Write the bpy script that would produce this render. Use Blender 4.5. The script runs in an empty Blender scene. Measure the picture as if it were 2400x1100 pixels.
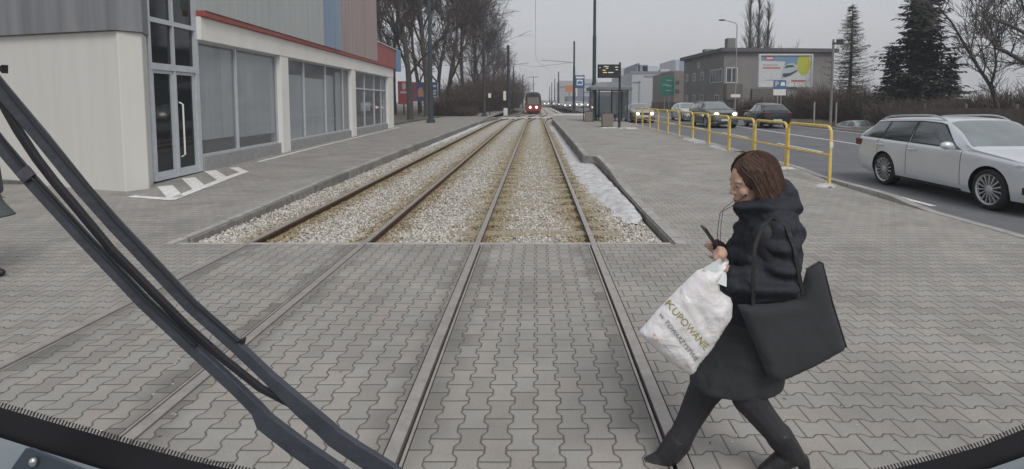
import bpy, bmesh, math, random
import numpy as np
from mathutils import Vector, Matrix, geometry
from mathutils import noise as mnoise

# ------------------------------------------------------------------ camera, sky, sun, exposure
SC = bpy.context.scene
COL = SC.collection
PITCH = math.radians(4.0)
F, UX, VH, CH = 1250.0, 1255.0, 237.0, 1.83
VP = VH + F * math.tan(PITCH)
cam = bpy.data.cameras.new('camera')
cam.lens = F / 2400 * 36; cam.sensor_width = 36
cam.shift_x = -(UX - 1200) / 2400; cam.shift_y = -(550 - VP) / 2400
cam.clip_start = 0.05; cam.clip_end = 3000
co = bpy.data.objects.new('camera', cam); COL.objects.link(co)
co.location = (0, 0, CH); co.rotation_euler = (math.radians(90) - PITCH, 0, 0)
SC.camera = co

SUN_EL, SUN_AZ = math.radians(48), math.radians(155)
w = bpy.data.worlds.new('World'); SC.world = w; w.use_nodes = True
nt = w.node_tree; nt.nodes.clear()
sky = nt.nodes.new('ShaderNodeTexSky'); sky.sky_type = 'NISHITA'; sky.sun_disc = False
sky.sun_elevation = SUN_EL; sky.sun_rotation = SUN_AZ; sky.dust_density = 4; sky.air_density = 1
mx = nt.nodes.new('ShaderNodeMix'); mx.data_type = 'RGBA'; mx.inputs[0].default_value = 0.93
tc = nt.nodes.new('ShaderNodeTexCoord'); sep = nt.nodes.new('ShaderNodeSeparateXYZ')
cr = nt.nodes.new('ShaderNodeValToRGB')
cr.color_ramp.elements[0].position = 0.0; cr.color_ramp.elements[0].color = (5.0, 5.05, 5.2, 1)
cr.color_ramp.elements[1].position = 0.5; cr.color_ramp.elements[1].color = (4.0, 4.1, 4.4, 1)
nz = nt.nodes.new('ShaderNodeTexNoise'); nz.inputs['Scale'].default_value = 1.6; nz.inputs['Detail'].default_value = 4
mul = nt.nodes.new('ShaderNodeMix'); mul.data_type = 'RGBA'; mul.blend_type = 'MULTIPLY'; mul.inputs[0].default_value = 0.26
bg = nt.nodes.new('ShaderNodeBackground'); bg.inputs['Strength'].default_value = 0.110
wo = nt.nodes.new('ShaderNodeOutputWorld')
L_ = nt.links.new
L_(tc.outputs['Generated'], sep.inputs[0]); L_(sep.outputs[2], cr.inputs[0])
L_(tc.outputs['Generated'], nz.inputs['Vector'])
L_(sky.outputs[0], mx.inputs[6]); L_(cr.outputs[0], mx.inputs[7])
L_(mx.outputs[2], mul.inputs[6]); L_(nz.outputs['Fac'], mul.inputs[7])
L_(mul.outputs[2], bg.inputs['Color']); L_(bg.outputs[0], wo.inputs[0])
sl = bpy.data.lights.new('sun', 'SUN'); sl.energy = 1.25; sl.angle = math.radians(26); sl.color = (1, .97, .93)
so = bpy.data.objects.new('sun', sl); COL.objects.link(so)
so.rotation_euler = (math.radians(90) - SUN_EL, 0, math.radians(25))
SC.view_settings.view_transform = 'Standard'; SC.view_settings.look = 'None'
SC.view_settings.exposure = 0.52; SC.view_settings.gamma = 1

random.seed(7); RNG = np.random.default_rng(7)
R = random.uniform
def P(u, v, Y):
    "point of the place at forward distance Y that the photo shows at pixel u, v"
    a = (u - UX) / F; b = -(v - VP) / F
    dy = math.cos(PITCH) + b * math.sin(PITCH); dz = -math.sin(PITCH) + b * math.cos(PITCH)
    k = Y / dy
    return Vector((a * k, Y, CH + dz * k))
def interp(tab, x):
    if x <= tab[0][0]: return tab[0][1]
    for (a, p), (b, q) in zip(tab, tab[1:]):
        if x <= b:
            t = (x - a) / (b - a); return p + (q - p) * t
    return tab[-1][1]
def sm(t): t = max(0, min(1, t)); return t * t * (3 - 2 * t)
def curve(Y): return 2.6 * sm((Y - 44) / 36)              # the tracks swing gently to the right far ahead
def plat(Y): return interp([(6, 0), (9.2, 0), (11.4, .04), (13.2, .17), (20, .26), (30, .3), (60, .3), (75, .12)], Y)
def road(Y): return interp([(0, 0), (12, 0), (33, .18), (80, .24), (120, .24)], Y)
def pave(Y): return interp([(6, 0), (7.2, .0), (12, .09), (20, .14)], Y)

# ------------------------------------------------------------------ mesh collecting
class MB:
    def __init__(s): s.v = []; s.f = []; s.m = []
    def add(s, vs, fs, mi=0):
        b = len(s.v); s.v += [tuple(p) for p in vs]
        for f in fs: s.f.append([b + i for i in f]); s.m.append(mi)
    def box(s, c, d, rz=0, mi=0, M=None):
        hx, hy, hz = d[0] / 2, d[1] / 2, d[2] / 2
        vs = [Vector((x, y, z)) for z in (-hz, hz) for x, y in ((-hx, -hy), (hx, -hy), (hx, hy), (-hx, hy))]
        if rz: M = Matrix.Rotation(rz, 3, 'Z')
        if M: vs = [M @ p for p in vs]
        c = Vector(c)
        s.add([p + c for p in vs], [(3, 2, 1, 0), (4, 5, 6, 7), (0, 1, 5, 4), (1, 2, 6, 5), (2, 3, 7, 6), (3, 0, 4, 7)], mi)
        return s
    def bb(s, x0, x1, y0, y1, z0, z1, mi=0):
        return s.box(((x0 + x1) / 2, (y0 + y1) / 2, (z0 + z1) / 2), (x1 - x0, y1 - y0, z1 - z0), mi=mi)
    def tube(s, pts, rads, n=8, mi=0, caps=True, flat=1.0):
        pts = [Vector(p) for p in pts]
        if not isinstance(rads, (list, tuple)): rads = [rads] * len(pts)
        rings = []; u = None
        for i, p in enumerate(pts):
            t = (pts[min(i + 1, len(pts) - 1)] - pts[max(i - 1, 0)])
            if t.length < 1e-9: t = Vector((0, 0, 1))
            t.normalize()
            if u is None: u = t.orthogonal().normalized()
            else:
                u = u - t * u.dot(t); u = u.normalized() if u.length > 1e-6 else t.orthogonal().normalized()
            wv = t.cross(u)
            rings.append([p + (u * math.cos(2 * math.pi * k / n) + wv * math.sin(2 * math.pi * k / n) * flat) * rads[i] for k in range(n)])
        s.loft(rings, True, mi, caps); return s
    def loft(s, rings, closed=True, mi=0, caps=True):
        n = len(rings[0]); vs = [p for r in rings for p in r]; fs = []
        for i in range(len(rings) - 1):
            for k in range(n if closed else n - 1):
                a = i * n + k; b = i * n + (k + 1) % n
                fs.append((a, b, b + n, a + n))
        if caps and closed:
            fs.append(tuple(range(n))[::-1]); fs.append(tuple((len(rings) - 1) * n + k for k in range(n)))
        s.add(vs, fs, mi); return s
    def lathe(s, prof, n, M, mi=0, caps=True):
        "prof: (r, h) about the local Z axis, closed at both ends"
        s.loft([[M @ Vector((r * math.cos(2 * math.pi * k / n), r * math.sin(2 * math.pi * k / n), h)) for k in range(n)] for r, h in prof], True, mi, caps); return s
    def ball(s, c, r, n=10, mi=0, M=None):
        c = Vector(c); r = Vector(r) if not isinstance(r, (int, float)) else Vector((r, r, r)); rings = []
        for i in range(n + 1):
            a = -math.pi / 2 + math.pi * i / n; k_ = max(math.cos(a), .02)
            ring = [Vector((k_ * math.cos(2 * math.pi * k / (n + 4)) * r.x, k_ * math.sin(2 * math.pi * k / (n + 4)) * r.y, math.sin(a) * r.z)) for k in range(n + 4)]
            rings.append([c + (M @ p if M else p) for p in ring])
        s.loft(rings, True, mi); return s
    def prism(s, poly, ext, mi=0):
        poly = [Vector(p) for p in poly]; e = Vector(ext); n = len(poly)
        s.add(poly + [p + e for p in poly], [tuple(range(n))[::-1], tuple(range(n, 2 * n))] + [(i, (i + 1) % n, (i + 1) % n + n, i + n) for i in range(n)], mi); return s
    def ribbon(s, pts, wid, thick, mi=0, side=None):
        "a bar of rectangular section along pts, its broad face towards -Y"
        pts = [Vector(p) for p in pts]; rings = []
        if not isinstance(wid, (list, tuple)): wid = [wid] * len(pts)
        for i, p in enumerate(pts):
            t = (pts[min(i + 1, len(pts) - 1)] - pts[max(i - 1, 0)]).normalized()
            sd = (side or Vector((0, 1, 0))); q = t.cross(sd).normalized(); nrm = q.cross(t).normalized()
            h = wid[i] / 2; k = thick / 2
            rings.append([p + q * h + nrm * k * .3, p + q * h * .55 + nrm * k, p - q * h * .55 + nrm * k, p - q * h + nrm * k * .3, p - q * h - nrm * k, p + q * h - nrm * k])
        s.loft(rings, True, mi); return s
    def build(s, name, mats, parent=None, local=False, smooth=False, bevel=0.0, angle=40):
        me = bpy.data.meshes.new(name)
        vs = s.v; org = Vector((0, 0, 0))
        if parent is not None:
            if not local: org = wloc(parent)
        elif not local:
            a = np.array(vs); org = Vector(((a[:, 0].min() + a[:, 0].max()) / 2, (a[:, 1].min() + a[:, 1].max()) / 2, a[:, 2].min()))
        if org.length: vs = [(p[0] - org.x, p[1] - org.y, p[2] - org.z) for p in vs]
        me.from_pydata(vs, [], s.f)
        mats = mats if isinstance(mats, (list, tuple)) else [mats]
        for m in mats: me.materials.append(m)
        if len(mats) > 1: me.polygons.foreach_set('material_index', s.m)
        me.validate()
        bm = bmesh.new(); bm.from_mesh(me); bmesh.ops.recalc_face_normals(bm, faces=bm.faces); bm.to_mesh(me); bm.free()
        if smooth:
            me.polygons.foreach_set('use_smooth', [True] * len(me.polygons)); me.set_sharp_from_angle(angle=math.radians(angle))
        me.update()
        o = bpy.data.objects.new(name, me); COL.objects.link(o)
        if parent is not None: o.parent = parent
        elif not local: o.location = org
        if bevel:
            b = o.modifiers.new('bevel', 'BEVEL'); b.width = bevel; b.segments = 2; b.limit_method = 'ANGLE'
        return o
def wloc(o):
    l = Vector((0, 0, 0))
    while o is not None: l += o.location; o = o.parent
    return l
def bake(o):
    "apply an object's modifiers to its mesh"
    dg = bpy.context.evaluated_depsgraph_get(); dg.update()
    me = bpy.data.meshes.new_from_object(o.evaluated_get(dg)); old = o.data
    o.modifiers.clear(); o.data = me; bpy.data.meshes.remove(old); return o
def thing(name, label, cat, loc=(0, 0, 0), group=None, rz=0):
    o = bpy.data.objects.new(name, None); COL.objects.link(o); o.location = loc; o.rotation_euler = (0, 0, rz)
    o.empty_display_size = .2; o['label'] = label; o['category'] = cat
    if group: o['group'] = group
    return o
def tag(o, label, cat, group=None, kind=None):
    o['label'] = label; o['category'] = cat
    if group: o['group'] = group
    if kind: o['kind'] = kind
    return o
def struct(o, label, cat='ground'): o['kind'] = 'structure'; o['label'] = label; o['category'] = cat; return o
def copytree(o, loc, label, parent=None):
    c = o.copy(); COL.objects.link(c)
    if parent is None: c.location = loc; c['label'] = label
    else: c.parent = parent
    for ch in list(o.children): copytree(ch, None, None, c)
    return c

# ------------------------------------------------------------------ materials
def newmat(name):
    m = bpy.data.materials.new(name); m.use_nodes = True
    return m, m.node_tree, m.node_tree.nodes['Principled BSDF']
def mat(name, col, rough=.6, metal=0., var=.12, scale=6., bump=0., bscale=60., spec=.5, coords='Object', var2=None, coat=0.):
    m, t, b = newmat(name)
    b.inputs['Roughness'].default_value = rough; b.inputs['Metallic'].default_value = metal
    b.inputs['Specular IOR Level'].default_value = spec
    if coat: b.inputs['Coat Weight'].default_value = coat; b.inputs['Coat Roughness'].default_value = .08
    c = t.nodes.new('ShaderNodeTexCoord')
    if var or var2:
        n = t.nodes.new('ShaderNodeTexNoise'); n.inputs['Scale'].default_value = scale; n.inputs['Detail'].default_value = 6; n.inputs['Roughness'].default_value = .62
        t.links.new(c.outputs[coords], n.inputs['Vector'])
        r = t.nodes.new('ShaderNodeValToRGB'); r.color_ramp.elements[0].position = .3; r.color_ramp.elements[1].position = .7
        r.color_ramp.elements[0].color = (*[x * (1 - var) for x in col], 1)
        r.color_ramp.elements[1].color = (*(var2 or [min(1, x * (1 + var)) for x in col]), 1)
        t.links.new(n.outputs['Fac'], r.inputs[0]); t.links.new(r.outputs[0], b.inputs['Base Color'])
    else: b.inputs['Base Color'].default_value = (*col, 1)
    if bump:
        n2 = t.nodes.new('ShaderNodeTexNoise'); n2.inputs['Scale'].default_value = bscale; n2.inputs['Detail'].default_value = 4
        t.links.new(c.outputs[coords], n2.inputs['Vector'])
        bp = t.nodes.new('ShaderNodeBump'); bp.inputs['Strength'].default_value = bump; bp.inputs['Distance'].default_value = .02
        t.links.new(n2.outputs['Fac'], bp.inputs['Height']); t.links.new(bp.outputs[0], b.inputs['Normal'])
    return m
def emit(name, col, s):
    m, t, b = newmat(name); b.inputs['Base Color'].default_value = (*col, 1)
    b.inputs['Emission Color'].default_value = (*col, 1); b.inputs['Emission Strength'].default_value = s; return m
def glass(name, tint, trans=.5, rough=.03):
    m, t, b = newmat(name); b.inputs['Base Color'].default_value = (*tint, 1); b.inputs['Roughness'].default_value = rough; b.inputs['IOR'].default_value = 1.7
    tr = t.nodes.new('ShaderNodeBsdfTransparent'); tr.inputs[0].default_value = (.93, .95, .96, 1)
    mxs = t.nodes.new('ShaderNodeMixShader'); mxs.inputs[0].default_value = 1 - trans
    out = t.nodes['Material Output']
    t.links.new(tr.outputs[0], mxs.inputs[1]); t.links.new(b.outputs[0], mxs.inputs[2]); t.links.new(mxs.outputs[0], out.inputs[0]); return m

def M_(t, op, a, b=None, c=None):
    n = t.nodes.new('ShaderNodeMath'); n.operation = op
    for i, x in enumerate((a, b, c)):
        if x is None: continue
        if isinstance(x, (int, float)): n.inputs[i].default_value = x
        else: t.links.new(x, n.inputs[i])
    return n.outputs[0]
def paver_mat(name, swap, col, p=.14, Lb=.185, amp=.013, dark=.34, jw=.0048, ox=0., stain=.46, railstain=False):
    "interlocking concrete pavers: columns with stepped edges, random tone per stone, dirty joints"
    m, t, b = newmat(name); b.inputs['Roughness'].default_value = .82
    g = t.nodes.new('ShaderNodeNewGeometry'); s = t.nodes.new('ShaderNodeSeparateXYZ'); t.links.new(g.outputs['Position'], s.inputs[0])
    # a little wobble so the rows are not ruler straight
    nw = t.nodes.new('ShaderNodeTexNoise'); nw.inputs['Scale'].default_value = 1.3; t.links.new(g.outputs['Position'], nw.inputs['Vector'])
    wob = M_(t, 'MULTIPLY', M_(t, 'SUBTRACT', nw.outputs['Fac'], .5), .022)
    X, Y = (s.outputs[1], s.outputs[0]) if swap else (s.outputs[0], s.outputs[1])
    X = M_(t, 'ADD', M_(t, 'ADD', X, ox + 400 * p), wob); Y = M_(t, 'ADD', M_(t, 'ADD', Y, 400 * Lb), wob)
    xs = M_(t, 'DIVIDE', X, p); ys = M_(t, 'DIVIDE', Y, Lb)
    n = M_(t, 'ROUND', xs); par = M_(t, 'MODULO', n, 2.0); sg = M_(t, 'SUBTRACT', M_(t, 'MULTIPLY', par, 2.0), 1.0)
    fr = M_(t, 'FRACT', ys); tri = M_(t, 'SUBTRACT', M_(t, 'MULTIPLY', M_(t, 'ABSOLUTE', M_(t, 'SUBTRACT', fr, .5)), 4.0), 1.0)
    trap = M_(t, 'MAXIMUM', M_(t, 'MINIMUM', M_(t, 'MULTIPLY', tri, 3.0), 1.0), -1.0)
    edge = M_(t, 'ADD', M_(t, 'MULTIPLY', n, p), M_(t, 'MULTIPLY', M_(t, 'MULTIPLY', sg, trap), amp))
    dx = M_(t, 'SUBTRACT', X, edge); d1 = M_(t, 'ABSOLUTE', dx)
    right = M_(t, 'GREATER_THAN', dx, 0.0); mcol = M_(t, 'SUBTRACT', M_(t, 'ADD', n, right), 1.0)
    yl = M_(t, 'ADD', ys, M_(t, 'MULTIPLY', M_(t, 'MODULO', mcol, 2.0), .5))
    row = M_(t, 'FLOOR', yl); d2 = M_(t, 'MULTIPLY', M_(t, 'ABSOLUTE', M_(t, 'SUBTRACT', yl, M_(t, 'ROUND', yl))), Lb)
    d = M_(t, 'MINIMUM', d1, d2)
    cv = t.nodes.new('ShaderNodeCombineXYZ'); t.links.new(mcol, cv.inputs[0]); t.links.new(row, cv.inputs[1])
    wn = t.nodes.new('ShaderNodeTexWhiteNoise'); wn.noise_dimensions = '2D'; t.links.new(cv.outputs[0], wn.inputs['Vector'])
    # joint width varies and fills with grit in places
    nj = t.nodes.new('ShaderNodeTexNoise'); nj.inputs['Scale'].default_value = 5; nj.inputs['Detail'].default_value = 3; t.links.new(g.outputs['Position'], nj.inputs['Vector'])
    jwv = M_(t, 'MULTIPLY', M_(t, 'ADD', nj.outputs['Fac'], .35), jw)
    mr = t.nodes.new('ShaderNodeMapRange'); mr.interpolation_type = 'SMOOTHSTEP'
    t.links.new(d, mr.inputs[0]); t.links.new(M_(t, 'MULTIPLY', jwv, .35), mr.inputs[1]); t.links.new(M_(t, 'MULTIPLY', jwv, 1.5), mr.inputs[2])
    # stone tone
    r = t.nodes.new('ShaderNodeValToRGB'); E = r.color_ramp.elements
    E[0].position = 0; E[0].color = (*[x * .93 for x in col], 1); E[1].position = 1; E[1].color = (col[0] * 1.04, col[1] * 1.035, col[2] * 1.02, 1)
    e = E.new(.06); e.color = (col[0] * .86, col[1] * .85, col[2] * .83, 1); e = E.new(.2); e.color = (*[x * .965 for x in col], 1)
    e = E.new(.6); e.color = (col[0] * 1.0, col[1] * 1.015, col[2] * 1.0, 1); e = E.new(.8); e.color = (col[0] * 1.05, col[1] * 1.0, col[2] * .98, 1)
    t.links.new(wn.outputs['Value'], r.inputs[0])
    n1 = t.nodes.new('ShaderNodeTexNoise'); n1.inputs['Scale'].default_value = 1.1; n1.inputs['Detail'].default_value = 8; n1.inputs['Roughness'].default_value = .65
    t.links.new(g.outputs['Position'], n1.inputs['Vector'])
    n2 = t.nodes.new('ShaderNodeTexNoise'); n2.inputs['Scale'].default_value = 70; n2.inputs['Detail'].default_value = 5; t.links.new(g.outputs['Position'], n2.inputs['Vector'])
    k = M_(t, 'MULTIPLY', M_(t, 'ADD', M_(t, 'MULTIPLY', n1.outputs['Fac'], 2 * stain), 1 - stain), M_(t, 'ADD', M_(t, 'MULTIPLY', n2.outputs['Fac'], .36), .82))
    if railstain:
        md = None
        for q in (-.7175, .7175, -2.24, -3.675):
            dd = M_(t, 'ABSOLUTE', M_(t, 'SUBTRACT', s.outputs[0], q)); md = dd if md is None else M_(t, 'MINIMUM', md, dd)
        st = t.nodes.new('ShaderNodeMapRange'); st.interpolation_type = 'SMOOTHSTEP'; t.links.new(M_(t, 'ADD', md, M_(t, 'MULTIPLY', wn.outputs['Value'], .12)), st.inputs[0]); st.inputs[1].default_value = .1; st.inputs[2].default_value = .34; st.inputs[3].default_value = .68; st.inputs[4].default_value = 1
        k = M_(t, 'MULTIPLY', k, st.outputs[0])
    v = t.nodes.new('ShaderNodeVectorMath'); v.operation = 'SCALE'; t.links.new(r.outputs[0], v.inputs[0]); t.links.new(k, v.inputs['Scale'])
    mixc = t.nodes.new('ShaderNodeMix'); mixc.data_type = 'RGBA'; t.links.new(mr.outputs[0], mixc.inputs[0])
    mixc.inputs[6].default_value = (col[0] * dark, col[1] * dark * .95, col[2] * dark * .88, 1); t.links.new(v.outputs[0], mixc.inputs[7])
    t.links.new(mixc.outputs[2], b.inputs['Base Color'])
    h = t.nodes.new('ShaderNodeMapRange'); h.interpolation_type = 'SMOOTHSTEP'; t.links.new(d, h.inputs[0]); h.inputs[1].default_value = 0; h.inputs[2].default_value = .011
    hh = M_(t, 'ADD', h.outputs[0], M_(t, 'ADD', M_(t, 'MULTIPLY', wn.outputs['Value'], .25), M_(t, 'MULTIPLY', n2.outputs['Fac'], .18)))
    bp = t.nodes.new('ShaderNodeBump'); bp.inputs['Strength'].default_value = .8; bp.inputs['Distance'].default_value = .006
    t.links.new(hh, bp.inputs['Height']); t.links.new(bp.outputs[0], b.inputs['Normal']); return m

PC = (.298, .286, .264)
PAV_Y = paver_mat('paving_along', False, PC, railstain=True)
PAV_X = paver_mat('paving_across', True, PC, jw=.0042)
PAV_L = paver_mat('paving_small', True, (.292, .281, .261), p=.14, Lb=.185)
PAV_D = paver_mat('paving_platform', True, (.312, .30, .276), p=.14, jw=.0042, dark=.4)
ASPHALT = mat('asphalt', (.145, .15, .16), .85, var=.16, scale=.9, bump=.5, bscale=120)
KERB = mat('kerb_concrete', (.36, .35, .33), .85, var=.2, scale=5, bump=.4, bscale=60)
def slab_joints(m):
    "one-metre kerb slabs, each with its own tone, and dirty joints"
    t = m.node_tree; b = t.nodes['Principled BSDF']; src = b.inputs['Base Color'].links[0].from_socket
    g = t.nodes.new('ShaderNodeNewGeometry'); s = t.nodes.new('ShaderNodeSeparateXYZ'); t.links.new(g.outputs['Position'], s.inputs[0])
    wn = t.nodes.new('ShaderNodeTexWhiteNoise'); wn.noise_dimensions = '1D'; t.links.new(M_(t, 'FLOOR', s.outputs[1]), wn.inputs['W'])
    fr = M_(t, 'FRACT', s.outputs[1]); k = M_(t, 'MULTIPLY', M_(t, 'ADD', M_(t, 'MULTIPLY', wn.outputs['Value'], .34), .76), M_(t, 'SUBTRACT', 1.0, M_(t, 'MULTIPLY', M_(t, 'LESS_THAN', fr, .018), .6)))
    v = t.nodes.new('ShaderNodeVectorMath'); v.operation = 'SCALE'; t.links.new(src, v.inputs[0]); t.links.new(k, v.inputs['Scale']); t.links.new(v.outputs[0], b.inputs['Base Color'])
slab_joints(KERB)
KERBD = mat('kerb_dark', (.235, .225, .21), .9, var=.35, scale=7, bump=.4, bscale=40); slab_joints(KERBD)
EARTH = mat('dead_grass', (.11, .10, .07), .95, var=.4, scale=.7, bump=.6, bscale=12)
WHITE = mat('white_marking', (.70, .70, .68), .7, var=.25, scale=12)
SNOW = mat('snow', (.46, .45, .43), .8, var=.2, scale=5, bump=.8, bscale=25, var2=(.70, .71, .73))
RUST = mat('rusty_rail_side', (.10, .06, .035), .85, var=.4, scale=14)
RAILTOP = mat('worn_rail_top', (.36, .335, .31), .45, metal=.3, var=.18, scale=9)
GROOVE = mat('groove_dirt', (.045, .04, .035), .95, var=.3)
BLACK = mat('black_plastic', (.02, .02, .022), .5, var=.2)
YEL = mat('yellow_paint', (.72, .54, .15), .5, var=.2, scale=9)
POLEG = mat('dark_green_steel', (.035, .055, .06), .55, var=.25, scale=4)
POLED = mat('dark_steel', (.035, .04, .045), .55, var=.25, scale=4)
STEEL = mat('galvanised_steel', (.33, .34, .35), .5, metal=.5, var=.15)
# ------------------------------------------------------------------ ground and tracks
def sheet(name, x0, x1, ys, zf, m, nx=1):
    b = MB(); xs = [x0 + (x1 - x0) * i / nx for i in range(nx + 1)]
    vs = [(x, y, zf(y)) for y in ys for x in xs]; n = nx + 1
    b.add(vs, [(i * n + k, i * n + k + 1, i * n + n + k + 1, i * n + n + k) for i in range(len(ys) - 1) for k in range(nx)])
    return b.build(name, m, local=True, smooth=True)
yr = lambda a, b, s: [a + (b - a) * i / max(1, round((b - a) / s)) for i in range(max(1, round((b - a) / s)) + 1)]
gb = MB(); gb.bb(-700, 700, -60, 1500, -2.2, -1.7)
struct(gb.build('ground', EARTH, local=True), 'bare winter ground around the street')
Y1 = 6.72
RL = [-.7175, .7175, -2.24, -3.675]                       # gauge faces of the four rails
def strips(xa, xb):
    gaps = []
    for i, g in enumerate(RL):
        s = -1 if i in (0, 3) else 1                       # head lies outside the gauge face
        lo, hi = sorted((g + s * .077, g - s * .054)); gaps.append((lo, hi))
    gaps.sort(); out = []; x = xa
    for lo, hi in gaps: out.append((x, lo)); x = hi
    out.append((x, xb)); return out
st = strips(-18., 6.66)
cb = MB()
for i, (a, b_) in enumerate(st): cb.bb(a, b_, -1.5, Y1, -.12, 0.0, mi=0 if 0 < i < len(st) - 1 else 1)
cb.bb(-4.05, 1.0, -1.5, Y1 - .02, -.2, -.125, mi=2)
struct(cb.build('crossing_pavement', [PAV_Y, PAV_X, GROOVE], local=True), 'interlocking concrete paving between and beside the rails', 'pavement')

eb = MB(); eb.bb(-4.62, 1.74, Y1, Y1 + .07, -.15, .002)
struct(eb.build('crossing_kerb_strip', KERB, local=True), 'concrete edging where paving meets ballast', 'kerb')
names = ['left hand rail of the near track, not the one under the woman', 'rail of the near track that passes under the walking woman',
         'rail of the left track nearest the near track', 'rail of the left track nearest the shop pavement']
for i, g in enumerate(RL):
    s = -1 if i in (0, 3) else 1
    rb = MB(); ys = yr(Y1, 44, 6) + yr(46, 150, 2)
    def seg(xa, xb, z0, z1, mi, yy):
        lo, hi = sorted((g + s * xa, g + s * xb))
        rb.loft([[Vector((lo + curve(y), y, z0)), Vector((hi + curve(y), y, z0)), Vector((hi + curve(y), y, z1)), Vector((lo + curve(y), y, z1))] for y in yy], True, mi)
    seg(-.008, .066, -.125, .006, 0, [-1.5, Y1]); seg(-.030, -.046, -.125, .0, 0, [-1.5, Y1]); seg(-.030, -.008, -.125, -.03 - .03 * (i > 1), 2, [-1.5, Y1])
    seg(.0, .066, -.03, .006, 0, ys); seg(.024, .042, -.12, -.03, 1, ys); seg(-.03, .096, -.14, -.12, 1, ys)
    seg(-.003, .069, -.034, -.006, 1, ys)
    tag(rb.build('rail', [RAILTOP, RUST, GROOVE], local=True), 'worn steel ' + names[i], 'rail', 'tram rails')

# ballast: a bed sheet and loose stones
def ballast_mat(island):
    m, t, b = newmat('ballast_stone' if island else 'ballast_bed'); b.inputs['Roughness'].default_value = .9
    g = t.nodes.new('ShaderNodeNewGeometry'); s = t.nodes.new('ShaderNodeSeparateXYZ'); t.links.new(g.outputs['Position'], s.inputs[0])
    r = t.nodes.new('ShaderNodeValToRGB'); E = r.color_ramp.elements
    E[0].color = (.30, .275, .23, 1); E[1].color = (.66, .64, .60, 1); e = E.new(.35); e.color = (.42, .395, .345, 1); e = E.new(.7); e.color = (.52, .50, .455, 1)
    if island: t.links.new(g.outputs['Random Per Island'], r.inputs[0])
    else:
        vo = t.nodes.new('ShaderNodeTexVoronoi'); vo.inputs['Scale'].default_value = 17; t.links.new(g.outputs['Position'], vo.inputs['Vector'])
        t.links.new(vo.outputs['Color'], r.inputs[0])
        vd = t.nodes.new('ShaderNodeTexVoronoi'); vd.feature = 'DISTANCE_TO_EDGE'; vd.inputs['Scale'].default_value = 17; t.links.new(g.outputs['Position'], vd.inputs['Vector'])
        bp = t.nodes.new('ShaderNodeBump'); bp.inputs['Strength'].default_value = 1; bp.inputs['Distance'].default_value = .05
        t.links.new(vd.outputs['Distance'], bp.inputs['Height']); t.links.new(bp.outputs[0], b.inputs['Normal'])
    # rust and oil spread along the rails
    md = None
    for q in RL:
        dd = M_(t, 'ABSOLUTE', M_(t, 'SUBTRACT', s.outputs[0], q)); md = dd if md is None else M_(t, 'MINIMUM', md, dd)
    nn = t.nodes.new('ShaderNodeTexNoise'); nn.inputs['Scale'].default_value = 2.2; nn.inputs['Detail'].default_value = 6; t.links.new(g.outputs['Position'], nn.inputs['Vector'])
    lim = M_(t, 'MULTIPLY', nn.outputs['Fac'], 1.05)
    mr = t.nodes.new('ShaderNodeMapRange'); mr.interpolation_type = 'SMOOTHSTEP'; t.links.new(md, mr.inputs[0]); mr.inputs[1].default_value = .02; t.links.new(lim, mr.inputs[2]); mr.inputs[3].default_value = .85; mr.inputs[4].default_value = 0
    mc = t.nodes.new('ShaderNodeMix'); mc.data_type = 'RGBA'; mc.blend_type = 'MULTIPLY'; t.links.new(mr.outputs[0], mc.inputs[0]); t.links.new(r.outputs[0], mc.inputs[6])
    mc.inputs[7].default_value = (.54, .42, .21, 1)
    t.links.new(mc.outputs[2], b.inputs['Base Color']); return m
BST, BBED = ballast_mat(True), ballast_mat(False)
bb_ = MB(); n = 14; rows = yr(Y1 + .07, 44, .8) + yr(45, 160, 2.5)
vs = []
for y in rows:
    for k in range(n + 1):
        x = -4.62 + (1.74 + 4.62) * k / n
        vs.append((x + curve(y), y, -.105 + .012 * math.sin(3.1 * x) * math.sin(1.7 * y)))
bb_.add(vs, [(i * (n + 1) + k, i * (n + 1) + k + 1, (i + 1) * (n + 1) + k + 1, (i + 1) * (n + 1) + k) for i in range(len(rows) - 1) for k in range(n)])
struct(bb_.build('ballast_bed', BBED, local=True, smooth=True), 'pale crushed stone bed under the tracks', 'ballast')
def rect_(x0, x1, y0, y1, z): return [Vector((x0, y0, z)), Vector((x1, y0, z)), Vector((x1, y1, z)), Vector((x0, y1, z))]
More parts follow.
